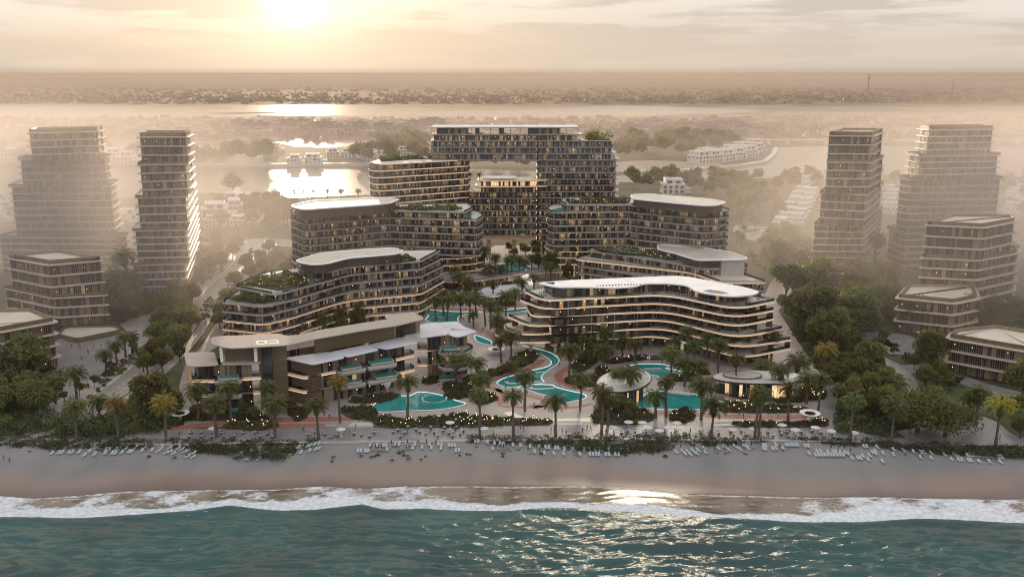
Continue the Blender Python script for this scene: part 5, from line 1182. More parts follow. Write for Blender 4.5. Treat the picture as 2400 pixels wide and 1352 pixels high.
def wood(px, n, kinds, smin, smax, head, zone, group='broad-leaved trees', z0=0, mass=False):
    poly = PP(px, z0); pts = []; r = random.Random(hash(zone) % 1000 if False else len(zone) * 31 + n)
    a = abs(area(poly)); md = math.sqrt(a / n) * .72
    for p in scatter(poly, n * 12, r, 4):
        if len(pts) >= n: break
        if all((p[0] - q_[0]) ** 2 + (p[1] - q_[1]) ** 2 > md * md for q_ in pts): pts.append(p)
    if not mass:
        for x, y in pts: tree(r.choice(kinds), x, y, r.uniform(smin, smax), head, zone, z0, group)
        return
    Q = []; T = MB()                                                    # a far wood that reads as one mass
    for x, y in pts:
        tm, cm = TK[r.choice(kinds)][0]; V = np.empty(len(cm.vertices) * 3, dtype=np.float32); cm.vertices.foreach_get('co', V); V = V.reshape(-1, 4, 3)[::2].copy(); s_ = r.uniform(smin, smax); a = r.uniform(0, 6.28)
        ctr = V.mean(1, keepdims=True); V = ctr + (V - ctr) * 1.4; R_ = np.array([[math.cos(a), -math.sin(a), 0], [math.sin(a), math.cos(a), 0], [0, 0, 1]]); Q.append(V @ R_.T * s_ + np.array([x, y, 0]))
    o = npmesh('riverside_wood', np.concatenate(Q), 4, M['leaf_far']); o['kind'] = 'stuff'
D_, G_ = 'dark leafy tree', 'green leafy tree'
wood([(1830, 700), (1880, 690), (1960, 720), (2010, 780), (2000, 860), (1960, 885), (1900, 800), (1850, 770)], 19, ['tall', 'round', 'olive'], 1.1, 1.75, D_, 'in the grove right of the hotel')
wood([(1950, 895), (2000, 850), (2075, 900), (2095, 960), (2090, 1005), (1960, 1005), (1955, 950)], 17, ['round', 'tall', 'light'], .8, 1.2, D_, 'in the thicket right of the promenade')
wood([(1900, 660), (2000, 650), (2080, 690), (2100, 760), (2040, 790), (1980, 730)], 16, ['olive', 'light', 'tall'], 1.0, 1.6, 'hazy olive-green tree', 'at the foot of the slim right tower')
wood([(2130, 780), (2180, 760), (2300, 750), (2420, 760), (2420, 800), (2330, 770), (2210, 785)], 9, ['light', 'olive'], 1.0, 1.5, 'pale green tree', 'behind the low office block at the right edge')
wood([(2080, 820), (2140, 800), (2200, 845), (2190, 875), (2120, 865)], 9, ['light', 'cone'], .5, .8, 'small pale green tree', 'by the right garden path')
wood([(2140, 905), (2180, 890), (2260, 905), (2200, 930)], 7, ['light', 'cone'], .65, .85, 'rounded pale tree', 'on the right lawn edge')
wood([(2370, 980), (2440, 960), (2440, 1040), (2380, 1030)], 5, ['light'], .6, .8, 'pale shrubby tree', 'at the right edge of the lawn')
tree('tall', *P(2180, 870), 1.25, 'large pale-green rounded tree', 'left of the low right office block'); tree('olive', *P(2395, 940), 1.25, 'olive tree', 'cut off by the right edge before the office block')
tree('spread', *P(2150, 1012), 1.3, 'wide spreading tree with twisted low limbs', 'behind the beach shrubs at right', 0); tree('spread', *P(2215, 1022), 1.0, 'dark spreading tree', 'next to the terrace behind the beach shrubs at right'); tree('round', *P(2180, 985), 1.1, 'bright-topped tree', 'above the wide spreading tree at right')
wood([(1770, 590), (1830, 570), (1900, 600), (1900, 660), (1850, 655), (1790, 640)], 14, ['olive', 'round', 'tall'], .9, 1.3, 'dark tree', 'behind the hooked-roof apartment block at right', mass=False)
wood([(1720, 520), (1800, 500), (1850, 540), (1860, 570), (1800, 545), (1725, 535)], 5, ['olive', 'round'], .9, 1.2, 'hazy tree', 'beyond the pale yard at right')
wood([(1440, 432), (1560, 425), (1720, 432), (1800, 470), (1840, 520), (1740, 510), (1700, 470), (1600, 450), (1480, 452)], 36, ['olive', 'tall'], 1.2, 1.8, 'broad olive-green tree', 'in the wood along the near river bank behind the rear right block', mass=True)
wood([(1700, 425), (1900, 420), (2100, 418), (2420, 425), (2420, 460), (2100, 450), (1900, 450), (1780, 455)], 24, ['olive', 'light'], 1.3, 1.9, 'hazy grey-green tree', 'on the near river bank at right', mass=True)
wood([(2330, 440), (2420, 440), (2420, 520), (2370, 510)], 8, ['olive'], 1.0, 1.4, 'hazy tree', 'right of the broad right tower', mass=True)
wood([(470, 500), (520, 480), (610, 500), (680, 490), (690, 520), (640, 545), (560, 540), (480, 550)], 12, ['olive', 'round'], .9, 1.4, 'sunlit olive tree', 'round the white villas at left', mass=False)
wood([(600, 480), (690, 475), (690, 530), (640, 555), (590, 540)], 10, ['olive', 'tall'], 1.0, 1.4, 'backlit dark tree', 'between the white villas and the rear left block', mass=False)
tree('olive', *P(548, 462), 2.0, 'large hazy tree', 'standing against the river at left')
wood([(470, 570), (540, 555), (560, 590), (520, 640), (470, 670), (450, 640)], 12, ['round', 'olive'], .75, 1.1, D_, 'between the slim left tower and the street')
wood([(600, 600), (650, 590), (690, 610), (690, 650), (640, 660), (580, 690), (540, 700), (560, 650)], 18, ['cone', 'round'], .75, 1.05, 'bushy green tree', 'between the street and the left apartment block')
wood([(480, 720), (530, 690), (545, 720), (520, 770), (480, 800)], 8, ['cone', 'round'], .6, .9, G_, 'at the street corner of the left apartment block')
wood([(340, 830), (400, 790), (430, 800), (430, 850), (380, 880), (330, 880)], 13, ['cone', 'round'], .8, 1.15, 'grey-green bushy tree', 'on the right kerb of the street')
wood([(370, 780), (440, 740), (470, 750), (450, 790), (390, 800)], 8, ['olive', 'round'], .9, 1.2, 'sunlit brown-green tree', 'in the street bend left of the villa block')
tree('tall', *P(362, 985), 1.35, 'large round tree with sunlit crown', 'left of the villa block'); tree('light', *P(332, 985), 1.15, 'bushy sunlit tree', 'beside the large round tree left of the villa block'); tree('round', *P(405, 985), .85, 'dark tree', 'right beside the large round tree left of the villa block')
tree('olive', *P(70, 895), 1.7, 'broad hazy tree', 'before the low office block at the left edge'); tree('olive', *P(25, 905), 1.3, 'hazy tree', 'at the left edge before the low office block')
wood([(-20, 930), (60, 925), (110, 950), (90, 985), (0, 990)], 9, ['round', 'olive'], .9, 1.2, 'grey-green tree', 'at the left edge above the beach shrubs')
wood([(245, 700), (300, 690), (330, 730), (290, 760), (250, 740)], 10, ['olive'], 1.0, 1.5, 'hazy dark tree', 'below the slim left tower')
wood([(-30, 560), (0, 560), (60, 580), (10, 600), (-30, 600)], 5, ['olive'], 1, 1.3, 'hazy tree', 'behind the left office block')
tree('open', *P(1070, 905), 1.05, 'airy umbrella-shaped tree', 'before the right end of the villa block')
for u, v, kd, s_ in ((645, 790, 'round', .75), (840, 765, 'round', .85), (800, 778, 'round', .7), (690, 800, 'cone', .8), (1330, 650, 'round', .8), (1290, 648, 'tall', 1.0), (1262, 640, 'tall', .8)): tree(kd, *P(u, v), s_, 'leafy garden tree', 'planted close to the apartment blocks of the court')
wood([(1150, 765), (1180, 760), (1195, 790), (1165, 800)], 5, ['round', 'cone'], .55, .75, 'dark garden tree', 'between the broad teal pool and the hotel terraces')
wood([(1180, 590), (1260, 585), (1275, 605), (1190, 608)], 7, ['light', 'round'], .6, .85, 'warm lit tree', 'behind the columns of the portal tower')
wood([(1000, 700), (1040, 690), (1120, 690), (1130, 705), (1010, 712)], 7, ['round', 'cone'], .5, .75, 'leafy court tree', 'below the curved terrace deck')
wood([(1240, 850), (1200, 870), (1110, 900), (1150, 905), (1230, 865)], 6, ['round', 'light'], .4, .6, 'small bushy tree', 'in the bed left of the winding pool')
wood([(1345, 850), (1400, 830), (1430, 845), (1370, 868)], 6, ['round', 'cone'], .5, .7, 'small dark tree', 'under the left half of the hotel')
wood([(440, 985), (480, 960), (620, 960), (700, 970), (640, 985)], 8, ['round', 'light'], .4, .6, 'small garden tree', 'before the villa block')
wood([(330, 740), (380, 720), (440, 700), (455, 720), (400, 760), (350, 775)], 10, ['olive', 'round'], .9, 1.3, 'roadside tree', 'left of the street bend')
wood([(1395, 962), (1440, 950), (1500, 975), (1480, 990), (1400, 988)], 6, ['round'], .42, .6, 'small dark tree', 'in the bed below the tilted oval pavilion')
pth = off(road_path, 8.2); kk_ = 0
for i in range(4, len(pth), 3):
    if pth[i][1] > 300: kk_ += 1; tree('street', *pth[i], rng.uniform(.8, 1.15), 'slim young street tree', 'on the left pavement of the street', group='street trees')
# riverside woods far behind
wood([(830, 372), (860, 362), (1000, 350), (1010, 385), (870, 386), (830, 387)], 16, ['olive', 'tall'], 1.5, 2.1, 'hazy brown-green tree', 'on the far bank next to the portal tower', 'trees on the far river bank', mass=True)
wood([(450, 386), (560, 372), (640, 369), (645, 387), (600, 388)], 18, ['olive', 'tall'], 1.5, 2.3, 'hazy brown-green tree', 'in the wood on the far river bank at left', 'trees on the far river bank', mass=True)
wood([(880, 345), (960, 330), (1010, 335), (1010, 360), (900, 365)], 12, ['olive'], 1.7, 2.4, 'hazy tree', 'left of the portal tower on the far bank', 'trees on the far river bank', mass=True)
wood([(1440, 345), (1520, 330), (1640, 332), (1740, 345), (1640, 372), (1560, 372), (1440, 380)], 40, ['olive', 'tall'], 1.6, 2.4, 'hazy dark tree', 'in the wood on the island behind the right blocks', 'trees on the far river bank', mass=True)
wood([(1100, 392), (1180, 388), (1250, 392), (1250, 398), (1110, 398)], 7, ['olive'], 1.3, 1.8, 'hazy tree', 'seen through the portal opening', 'trees on the far river bank', mass=True)
wood([(0, 345), (80, 335), (300, 350), (450, 360), (440, 388), (0, 394)], 30, ['olive'], 1.5, 2.1, 'faint hazy tree', 'across the river behind the left towers', 'trees on the far river bank', mass=True)

# planting beds with rust and green leaves and small garden lamps
BEDS = [([(1262, 836), (1235, 824), (1205, 836), (1170, 866), (1100, 890), (1084, 915), (1112, 910), (1160, 882), (1230, 860)], 'curved bed with rust flowers left of the winding pool', 22), ([(1340, 863), (1345, 850), (1375, 822), (1402, 838), (1395, 850), (1372, 868), (1350, 874)], 'dark leafy bed with lamps, under the left half of the hotel', 16),
        ([(1326, 893), (1340, 880), (1380, 880), (1420, 885), (1440, 900), (1400, 907), (1350, 904)], 'bed between the terracotta path and the tilted pavilion', 8), ([(1395, 863), (1420, 863), (1430, 876), (1400, 880)], 'small round bed with orange flowers behind the tilted pavilion', 7), ([(1425, 846), (1470, 838), (1512, 834), (1511, 843), (1470, 849), (1425, 853)], 'narrow bed along the drop-off court', 9),
        ([(1570, 884), (1600, 878), (1640, 879), (1622, 893), (1575, 893)], 'dark clipped bed right of the crescent pool', 4), ([(1605, 860), (1622, 857), (1650, 868), (1667, 877), (1640, 877), (1610, 868)], 'curved hedge bed beside the hotel drive', 4), ([(1668, 908), (1690, 903), (1745, 928), (1737, 936), (1700, 924), (1672, 917)], 'sloping bed left of the wide oval pavilion', 8),
        ([(1755, 934), (1800, 930), (1815, 939), (1790, 946), (1760, 943)], 'small oval bed below the wide oval pavilion', 5), ([(1822, 939), (1860, 930), (1925, 924), (1932, 935), (1870, 942), (1830, 945)], 'curved bed at the right foot of the wide oval pavilion', 9), ([(1697, 955), (1705, 942), (1770, 948), (1882, 957), (1872, 967), (1700, 966)], 'long flowering bed with many lamps right of the large pool', 34),
        ([(1875, 915), (1900, 906), (1932, 919), (1926, 933), (1890, 936)], 'bed at the far right of the pavilion garden', 8), ([(1085, 1001), (1100, 977), (1200, 980), (1285, 986), (1285, 996), (1180, 997)], 'wide low slope full of lamps above the promenade', 46), ([(885, 1001), (890, 975), (950, 985), (1050, 975), (1098, 967), (1090, 985), (1080, 1000), (960, 1003)], 'planted bank below the ringed teal pool', 24),
        ([(525, 1004), (540, 992), (640, 990), (642, 1003), (600, 1009)], 'low lamp-lit bed before the villa block, next to the promenade', 16), ([(1390, 985), (1395, 960), (1440, 952), (1520, 966), (1530, 985), (1480, 996), (1400, 993)], 'dense dark bed below the large teal pool', 5), ([(1575, 965), (1620, 962), (1626, 985), (1580, 990)], 'palm-like bed in front of the large teal pool', 3), ([(1735, 1000), (1740, 988), (1840, 990), (1920, 984), (1934, 992), (1920, 1001)], 'long narrow bed above the right part of the promenade', 10),
        ([(800, 958), (870, 955), (885, 975), (875, 990), (815, 978)], 'dark bed at the left of the ringed teal pool', 2), ([(672, 965), (700, 953), (725, 968), (700, 988)], 'clump of dark shrubs before the villa stair tower', 2), ([(420, 974), (560, 968), (628, 978), (600, 986), (430, 985)], 'low planted strip under the left end of the villas', 2), ([(1040, 915), (1045, 900), (1085, 898), (1107, 914), (1100, 930), (1055, 936)], 'round bed with orange shrubs under the umbrella-shaped tree', 2),
        ([(1095, 905), (1085, 890), (1120, 880), (1110, 895), (1122, 915), (1162, 926), (1155, 942), (1115, 945)], 'crescent bed right of the round orange bed', 18), ([(720, 776), (800, 746), (900, 726), (985, 722), (985, 734), (900, 746), (800, 766)], 'long bed at the foot of the left apartment block', 26), ([(1030, 700), (1100, 691), (1140, 690), (1130, 700), (1080, 705)], 'dark bed below the curved terrace deck', 14), ([(1160, 712), (1205, 705), (1202, 717), (1160, 719)], 'bed beside the terracotta court path', 5), ([(960, 676), (1040, 671), (1050, 685), (980, 690)], 'lamp-lit bed under the rounded end of the rear left block', 16),
        ([(1165, 668), (1230, 660), (1225, 668), (1170, 676)], 'string of small shrubs under the terrace deck', 14), ([(1130, 645), (1165, 640), (1175, 652), (1140, 654)], 'leafy bed by the milky oval pool', 10), ([(1330, 655), (1400, 650), (1420, 660), (1340, 668)], 'dark planting between the hotel roof and the right block', 5), ([(1830, 690), (1850, 705), (1845, 720), (1825, 712)], 'dark planting behind the right end of the hotel', 0), ([(815, 942), (870, 928), (930, 925), (925, 935), (880, 945)], 'low hedge bed under the villa plunge pools', 2), ([(990, 892), (1020, 882), (1030, 895), (1000, 902)], 'clipped bed beside the villa garden pool', 2), ([(1812, 866), (1850, 855), (1850, 868), (1820, 872)], 'small bed with rust shrubs at the right corner of the hotel', 3)]
BSH = ['rust-flowered bed', 'hotel-side bed', 'terracotta-edged bed', 'round orange bed', 'drop-off bed', 'clipped bed', 'hedge bed', 'sloping pavilion bed', 'oval bed', 'pavilion-foot bed', 'long flowering bed', 'far right bed', 'wide lamp-lit slope', 'bank below the ringed pool', 'bed before the villas', 'dense dark bed', 'palm-like bed', 'narrow promenade bed', 'dark pool-side bed', 'stair-tower shrubs', 'villa strip', 'umbrella-tree bed', 'crescent bed', 'left block foot bed', 'deck-side bed', 'court path bed', 'rounded-end bed', 'deck shrub string', 'milky-pool bed', 'roof-side planting', 'drive planting', 'plunge-pool hedge', 'villa garden bed', 'rust-shrub corner bed']
lampmb = MB(); lampmb.box(-.07, -.07, 0, .07, .07, .75, 0); lampmb.box(-.11, -.11, .75, .11, .11, .97, 1); LAMP = lampmb.build('garden_lamp', [M['dark_metal'], M['lamp']]); LAMP_ME = LAMP.data; bpy.data.objects.remove(LAMP)
for bi, (px, lab, nl) in enumerate(BEDS):
    poly = ccw(smooth_poly(PP(px), 3)); root = empty('planting_bed', (0, 0, 0), lab, 'flower bed', 'planting beds of the resort'); r = np.random.default_rng(100 + bi); a = abs(area(poly))
    mb = MB(); mb.rings([at(poly, 0), at(poly, .3)], 0); mb.build('soil', M['soil'], root)
    pts = scatter(poly, max(12, int(a / 2.0)), random.Random(bi)); low = bi in (12, 14, 17); Q = clumps(pts, .2, r, 1.05, .7 if low else 1.15, 60, .22)
    mi = np.repeat(r.choice([0, 0, 0, 1, 2], len(pts)), 60); npmesh('foliage', Q, 4, [M['bed_leaf'], M['dune_leaf'], M['rust_leaf']], root, mi=mi)
    for (x, y) in scatter(poly, int(nl * .8), random.Random(bi + 50)):
        o = link('garden_lamp', LAMP_ME, None, (x, y, .55)); pend(o, 'small lit garden lamp', 'in the ' + BSH[bi], 'garden lamp', 'garden lamps in the planting beds', pix(x, y, 1)[0])
# shrubs on the dune along the beach and behind it: more than anyone would count
def shrubs(name, px, n, rad, hgt, nq, size, mats, seed, z=None, lab=None):
    poly = PP(px, -.3); r = np.random.default_rng(seed); pts = scatter(poly, n, random.Random(seed)); Q = []
    for k_ in range(4):
        sub = pts[k_::4]; Q.append(clumps(sub, 0 if z is None else z, r, rad * (.65 + .25 * k_), hgt * (.6 + .28 * k_), nq, size))
    zs_ = [0] * sum(len(q_) for q_ in Q); Q = np.concatenate(Q)
    mi = np.repeat(r.integers(0, len(mats), len(Q) // nq), nq); o = npmesh(name, Q, 4, [M[m_] for m_ in mats], mi=mi); o['kind'] = 'stuff'
shrubs('dune_shrubbery', [(-60, 1008), (150, 1005), (300, 1033), (480, 1032), (640, 1036), (745, 1030), (722, 1046), (690, 1060), (650, 1076), (560, 1066), (480, 1061), (420, 1047), (330, 1049), (140, 1053), (80, 1046), (-60, 1042)], 520, 1.5, 1.25, 62, .22, ('dune_leaf', 'bed_leaf', 'dune_leaf'), 5, -.7)
shrubs('dune_shrubbery', [(1100, 1026), (1300, 1024), (1500, 1022), (1580, 1026), (1800, 1030), (1785, 1040), (1600, 1044), (1500, 1060), (1440, 1057), (1380, 1056), (1300, 1046), (1200, 1040), (1100, 1036)], 420, 1.45, 1.2, 62, .22, ('dune_leaf', 'bed_leaf', 'dune_leaf'), 6, -.7)
shrubs('dune_shrubbery', [(1840, 1031), (2050, 1031), (2100, 1040), (2220, 1040), (2320, 1050), (2440, 1044), (2440, 1072), (2340, 1066), (2200, 1060), (2060, 1046), (1950, 1041)], 360, 1.4, 1.15, 62, .22, ('dune_leaf', 'bed_leaf', 'dune_leaf'), 7, -.7)
shrubs('dune_shrubbery', [(60, 1050), (700, 1068), (1100, 1040), (1450, 1060), (1620, 1050), (2000, 1045), (2360, 1062), (2360, 1070), (1980, 1052), (1560, 1066), (1420, 1064), (700, 1078), (60, 1058)], 60, .6, .4, 40, .16, ('dune_leaf',), 8, -1.0)
shrubs('tall_shrubbery', [(-60, 960), (80, 955), (150, 985), (300, 995), (420, 985), (430, 1005), (300, 1025), (-60, 1012)], 150, 2.3, 3.2, 170, .26, ('leaf', 'dune_leaf', 'bed_leaf'), 9, 0)
shrubs('tall_shrubbery', [(1958, 985), (2000, 900), (2080, 940), (2110, 1000), (2080, 1022), (1970, 1018)], 120, 2.0, 2.6, 170, .26, ('leaf', 'dune_leaf', 'bed_leaf'), 10, 0)
shrubs('undergrowth', [(1840, 700), (1960, 700), (2080, 780), (2060, 830), (1990, 850), (1950, 900), (1880, 830)], 200, 2.2, 2.2, 110, .32, ('leaf', 'bed_leaf'), 11, 0)
shrubs('undergrowth', [(600, 600), (690, 600), (700, 650), (560, 710), (520, 760), (500, 720)], 120, 2.0, 1.6, 100, .3, ('leaf', 'bed_leaf'), 12, 0)
shrubs('undergrowth', [(470, 560), (545, 560), (520, 640), (440, 690), (330, 745), (260, 745), (240, 700), (440, 640)], 160, 2.2, 1.6, 90, .32, ('leaf', 'bed_leaf'), 13, 0)
shrubs('undergrowth', [(1740, 600), (1900, 570), (1900, 690), (1840, 660), (1800, 640)], 160, 2.6, 2.2, 90, .4, ('leaf', 'leaf_far'), 14, 0)
shrubs('undergrowth', [(-40, 890), (100, 860), (160, 880), (120, 945), (-40, 950)], 90, 2.0, 1.7, 110, .28, ('leaf', 'bed_leaf'), 15, 0)

shrubs('undergrowth', [(200, 905), (330, 815), (345, 822), (280, 880), (215, 935)], 46, 1.3, 1.1, 90, .24, ('leaf', 'dune_leaf'), 16, 0)
shrubs('undergrowth', [(160, 700), (320, 690), (330, 745), (240, 765), (150, 750)], 70, 2.4, 2.6, 110, .34, ('leaf_far', 'leaf'), 17, 0)
shrubs('undergrowth', [(270, 965), (330, 925), (425, 925), (425, 1000), (280, 1005)], 80, 1.9, 2.2, 130, .26, ('leaf', 'bed_leaf', 'leaf_light'), 18, 0)

M['leaf_distant'] = leafmat('distant_brown_green_leaf', (.085, .076, .05), (.125, .108, .072), .2)
# ------------------------------------------------------------------ white villas, far town, bridge and masts
def white_villa(name, seed):
    r = random.Random(seed); root = empty('white_villa'); w1, d1 = r.uniform(12, 16), r.uniform(11, 14)
    vols = [(-w1 / 2, -d1 / 2, 0, w1 / 2, d1 / 2, 6.4), (-w1 / 2 + r.uniform(1, 4), -d1 / 2 + r.uniform(1, 3), 6.4, w1 / 2 - r.uniform(0, 3), d1 / 2 - .6, 9.6), (w1 / 2, -d1 / 2 + 2, 0, w1 / 2 + 5, d1 / 2 - 2, 3.3)]
    mb = MB()
    for v in vols: mb.box(*v)
    mb.build('wall', M['white_house'], root)
    mb = MB()
    for x0, y0, z0, x1, y1, z1 in vols:
        for a in ((x0 - .1, y0 - .1, x1 + .1, y0 + .25), (x0 - .1, y1 - .25, x1 + .1, y1 + .1), (x0 - .1, y0 + .25, x0 + .25, y1 - .25), (x1 - .25, y0 + .25, x1 + .1, y1 - .25)): mb.box(a[0], a[1], z1 - .05, a[2], a[3], z1 + .75)
    mb.build('parapet', M['white'], root)
    x0, y0, _, x1, y1, _ = vols[0]
    for k_ in range(4):
        for z in (.6, 3.8):
            wx = x0 + (k_ + .5) * (x1 - x0) / 4; ww = r.uniform(.6, 1.3); mb = MB(); mb.box(wx - ww, y0 - .04, z, wx + ww, y0 + .1, z + r.uniform(1.5, 2.3)); mb.build('window', M['dark_glass'], root)
    for k_ in range(3):
        wy = y0 + (k_ + .5) * (y1 - y0) / 3; mb = MB(); mb.box(x0 - .04, wy - .8, 3.9, x0 + .1, wy + .8, 5.6); mb.build('window', M['dark_glass'], root)
    x0, y0, z0, x1, y1, z1 = vols[1]
    for k_ in range(2):
        wx = x0 + (k_ + .5) * (x1 - x0) / 2; mb = MB(); mb.box(wx - 1.6, y0 - .04, z0 + .3, wx + 1.6, y0 + .1, z0 + 2.5); mb.build('window', M['dark_glass'], root)
    return root
VP = [white_villa('v', s_) for s_ in range(4)]; VI = [0]
def place_villa(u, v, rot, s_, head, zone, group='white villas'):
    i = VI[0]; VI[0] += 1; src = VP[i % 4]
    if i < 4: o = src
    else:
        o = src.copy(); col.objects.link(o)
        for ch in src.children: c = ch.copy(); col.objects.link(c); c.parent = o
    x, y = P(u, v); o.location = (x, y, 0); o.rotation_euler.z = rot; o.scale = (s_, s_, s_); pend(o, head, zone, 'house', group, u); return o
for u, v, ro, s_ in ((505, 512, .25, 1.25), (548, 500, .25, 1.15), (588, 482, .25, 1.05), (498, 532, .3, .9), (560, 530, .2, .8), (540, 478, .2, 1.0)): place_villa(u, v, ro, s_, 'white flat-roofed villa', 'in the cluster right of the slim left tower')
for u, v, ro in ((480, 366, .1), (530, 362, .2), (640, 358, 0), (690, 388, .1), (735, 386, .1), (780, 372, .2), (820, 372, -.1), (870, 382, 0), (910, 378, .1), (945, 366, .2), (990, 368, 0), (900, 362, 0)): place_villa(u, v - 2, ro, 1.25, 'small hazy white villa', 'on the far left river bank')
for u, v, ro in ((1640, 382, .6), (1668, 380, .6), (1695, 377, .6), (1722, 373, .6), (1748, 367, .7), (1772, 360, .7), (1655, 374, .5), (1710, 366, .5), (1740, 358, .6), (1765, 350, .6)): place_villa(u, v, ro, 1.5, 'hazy white villa', 'on the island behind the right blocks')
for i in range(9): place_villa(1832 + i * 8 - (i % 2) * 3, 535 - i * 13, 1.0, .8, 'white terrace house', 'in the row left of the slim right tower', 'white terrace houses')
for i in range(6): place_villa(1868 + i * 7, 525 - i * 13, 1.0, .8, 'white terrace house', 'in the back row at right', 'white terrace houses')
for i in range(5): place_villa(2085 + (i % 2) * 12, 500 - i * 11, 1.0, .9, 'white terrace house', 'between the two right towers', 'white terrace houses')
for i in range(7): place_villa(2372 + (i % 3) * 12, 500 - i * 9, 1.1, .9, 'white house', 'right of the broad right tower', 'white terrace houses')
for u, v in ((0, 480), (10, 500), (-10, 520), (280, 530), (300, 520)): place_villa(u, v, .2, 1.0, 'pale hazy house', 'behind the left towers', 'pale houses')
place_villa(1575, 452, 0, 1.35, 'white flat-roofed house', 'among the trees behind the white capsule roof')
for u, v in ((30, 376), (70, 380), (10, 366), (270, 376), (300, 385), (100, 372)): place_villa(u, v, 0, 1.6, 'faint white house', 'across the river behind the left towers', 'pale houses')

def apartment(u, v, w_, d, h_, zone, i):
    root = empty('apartment_house', (0, 0, 0)); x, y = P(u, v); root.location = (x, y, 0)
    mb = MB(); mb.box(-w_ / 2, 0, 0, w_ / 2, d, h_); mb.box(-w_ / 6, d * .3, h_, w_ / 6, d * .7, h_ + 3); mb.build('wall', M['town_wall'][i % 3], root)
    for k_ in range(int(h_ // 3.6)):
        mb = MB(); mb.box(-w_ / 2 + 1, -.1, k_ * 3.6 + 1.2, w_ / 2 - 1, .4, k_ * 3.6 + 2.7); mb.build('window_band', M['dark_glass'], root)
    pend(root, 'blocky hazy apartment house', zone, 'apartment house', 'apartment houses beyond the river', u)
M['town_wall'] = [pbr('town_wall', c, .95, spec=.05) for c in ((.22, .175, .155), (.27, .225, .195), (.18, .15, .14))]
r_ = random.Random(5)
for i in range(24): apartment(760 + i * 17.5 + r_.uniform(-6, 6) if i < 16 else 560 + (i - 16) * 24, r_.uniform(300, 316), r_.uniform(24, 44), 20, r_.choice([14, 18, 22]), 'beyond the river at left', i)
for i in range(26): apartment(1440 + i * 13 + r_.uniform(-5, 5), r_.uniform(294, 318), r_.uniform(26, 46), 20, r_.choice([11, 14, 18]), 'beyond the river behind the right blocks', i)
def city():
    r = np.random.default_rng(9); V = []; mi = []
    lag = PP(lagoon)
    for n, (v0, v1), kind in ((1500, (184, 244), 0), (1100, (280, 322), 1)):
        v = r.uniform(v0, v1, n); u = r.uniform(-300, 2700, n)
        for a, b in zip(u, v):
            x, y = P(a, b)
            if kind == 1 and any(inside((x, y), l_) for l_ in (PP(river),)): continue
            sx, sy, sz = r.uniform(6, 16), r.uniform(6, 16), r.choice([4, 6, 7, 10]) * r.uniform(.8, 1.2) * (1.5 if b < 215 else 1)
            p = [(x - sx, y - sy, 0), (x + sx, y - sy, 0), (x + sx, y + sy, 0), (x - sx, y + sy, 0)]; t = [(q_[0], q_[1], sz) for q_ in p]
            for f in ((p[0], p[1], t[1], t[0]), (p[3], p[0], t[0], t[3]), (p[1], p[2], t[2], t[1]), (p[2], p[3], t[3], t[2]), t): V += list(f)
            mi += [int(r.integers(0, 3))] * 5
    npmesh('distant_town', np.array(V), 4, M['town_wall'], mi=mi)['kind'] = 'stuff'
    cs = []; 
    for n, (v0, v1), rad in ((1700, (186, 242), 12), (420, (222, 243), 12), (1100, (282, 330), 8)):
        v = r.uniform(v0, v1, n); u = r.uniform(-300, 2700, n); rv = PP(river)
        for a, b in zip(u, v):
            x, y = P(a, b)
            if inside((x, y), rv): continue
            k_ = 9; d = r.normal(size=(k_, 3)); d /= np.linalg.norm(d, axis=1, keepdims=True); d[:, 2] = np.abs(d[:, 2]); s_ = rad * r.uniform(.5, 1.5); cs.append(np.array([x, y, 1]) + d * s_ * np.array([1.3, 1.3, .8]))
    c = np.concatenate(cs); npmesh('distant_trees', leaf_quads(c, 5.5, r), 4, M['leaf_distant'])['kind'] = 'stuff'
city()
root = empty('road_bridge', (0, 0, 0), 'long low bridge across the hazy water between the two right towers', 'bridge'); a, b = P(1780, 337), P(2420, 338.5); mb = MB(); mb.box(a[0], a[1] - 6, 5, b[0], a[1] + 6, 7); mb.build('bridge_deck', M['tower_slab'], root)
for i in range(14):
    x = a[0] + (i + .5) * (b[0] - a[0]) / 14; mb = MB(); mb.box(x - 1.5, a[1] - 4, 0, x + 1.5, a[1] + 4, 5); mb.build('pier', M['tower_slab'], root)
def mast(u, v, top, lab):
    x, y = P(u, v); h_ = H - y * math.tan(PITCH + math.atan((top - 676) / FOC)); root = empty('radio_mast', (x, y, 0), lab, 'mast')
    mb = MB(); mb.tube([(0, 0, 0), (0, 0, h_)], [4.5, 1.6], 6); mb.build('mast_pole', M['dark_metal'], root); mb = MB(); mb.tube([(0, 0, h_ * .72), (0, 0, h_ * .8)], 5, 8); mb.build('antenna_ring', M['dark_metal'], root)
mast(2034, 218, 174, 'tall thin radio mast on the horizon at right'); mast(2232, 214, 188, 'shorter mast on the horizon, near the right edge')

# ------------------------------------------------------------------ beach and promenade furniture
def beach_z(x, y):
    yb = float(y_swash(x)); d = y - yb
    return 0.0 if y > BTOP else SEA + 3.2 * max(0, min(1, d / (BTOP - yb))) ** .85
def on_beach(u, v):
    z = -1.5
    for _ in range(4): x, y = P(u, v, z); z = beach_z(x, y)
    return x, y, z
mb = MB()
for sx in (-.32, .32): mb.box(sx - .03, -.95, .26, sx + .03, .9, .32)
for sx in (-.32, .32):
    for y in (-.85, .5): mb.box(sx - .03, y - .03, 0, sx + .03, y + .03, .27)
mb.box(-.36, -.98, .32, .36, .38, .44, 1); s0 = [(-.36, .38, .32), (.36, .38, .32), (.36, 1.0, .72), (-.36, 1.0, .72)]; s1 = [(x, y - .06, z + .12) for x, y, z in s0]; mb.rings([s0, s1], 1); mb.box(-.25, .72, .68, .25, .92, .78, 2)
LO = mb.build('sun_lounger', [M['white'], M['cushion'], M['canvas']]); LO_ME = LO.data; bpy.data.objects.remove(LO)
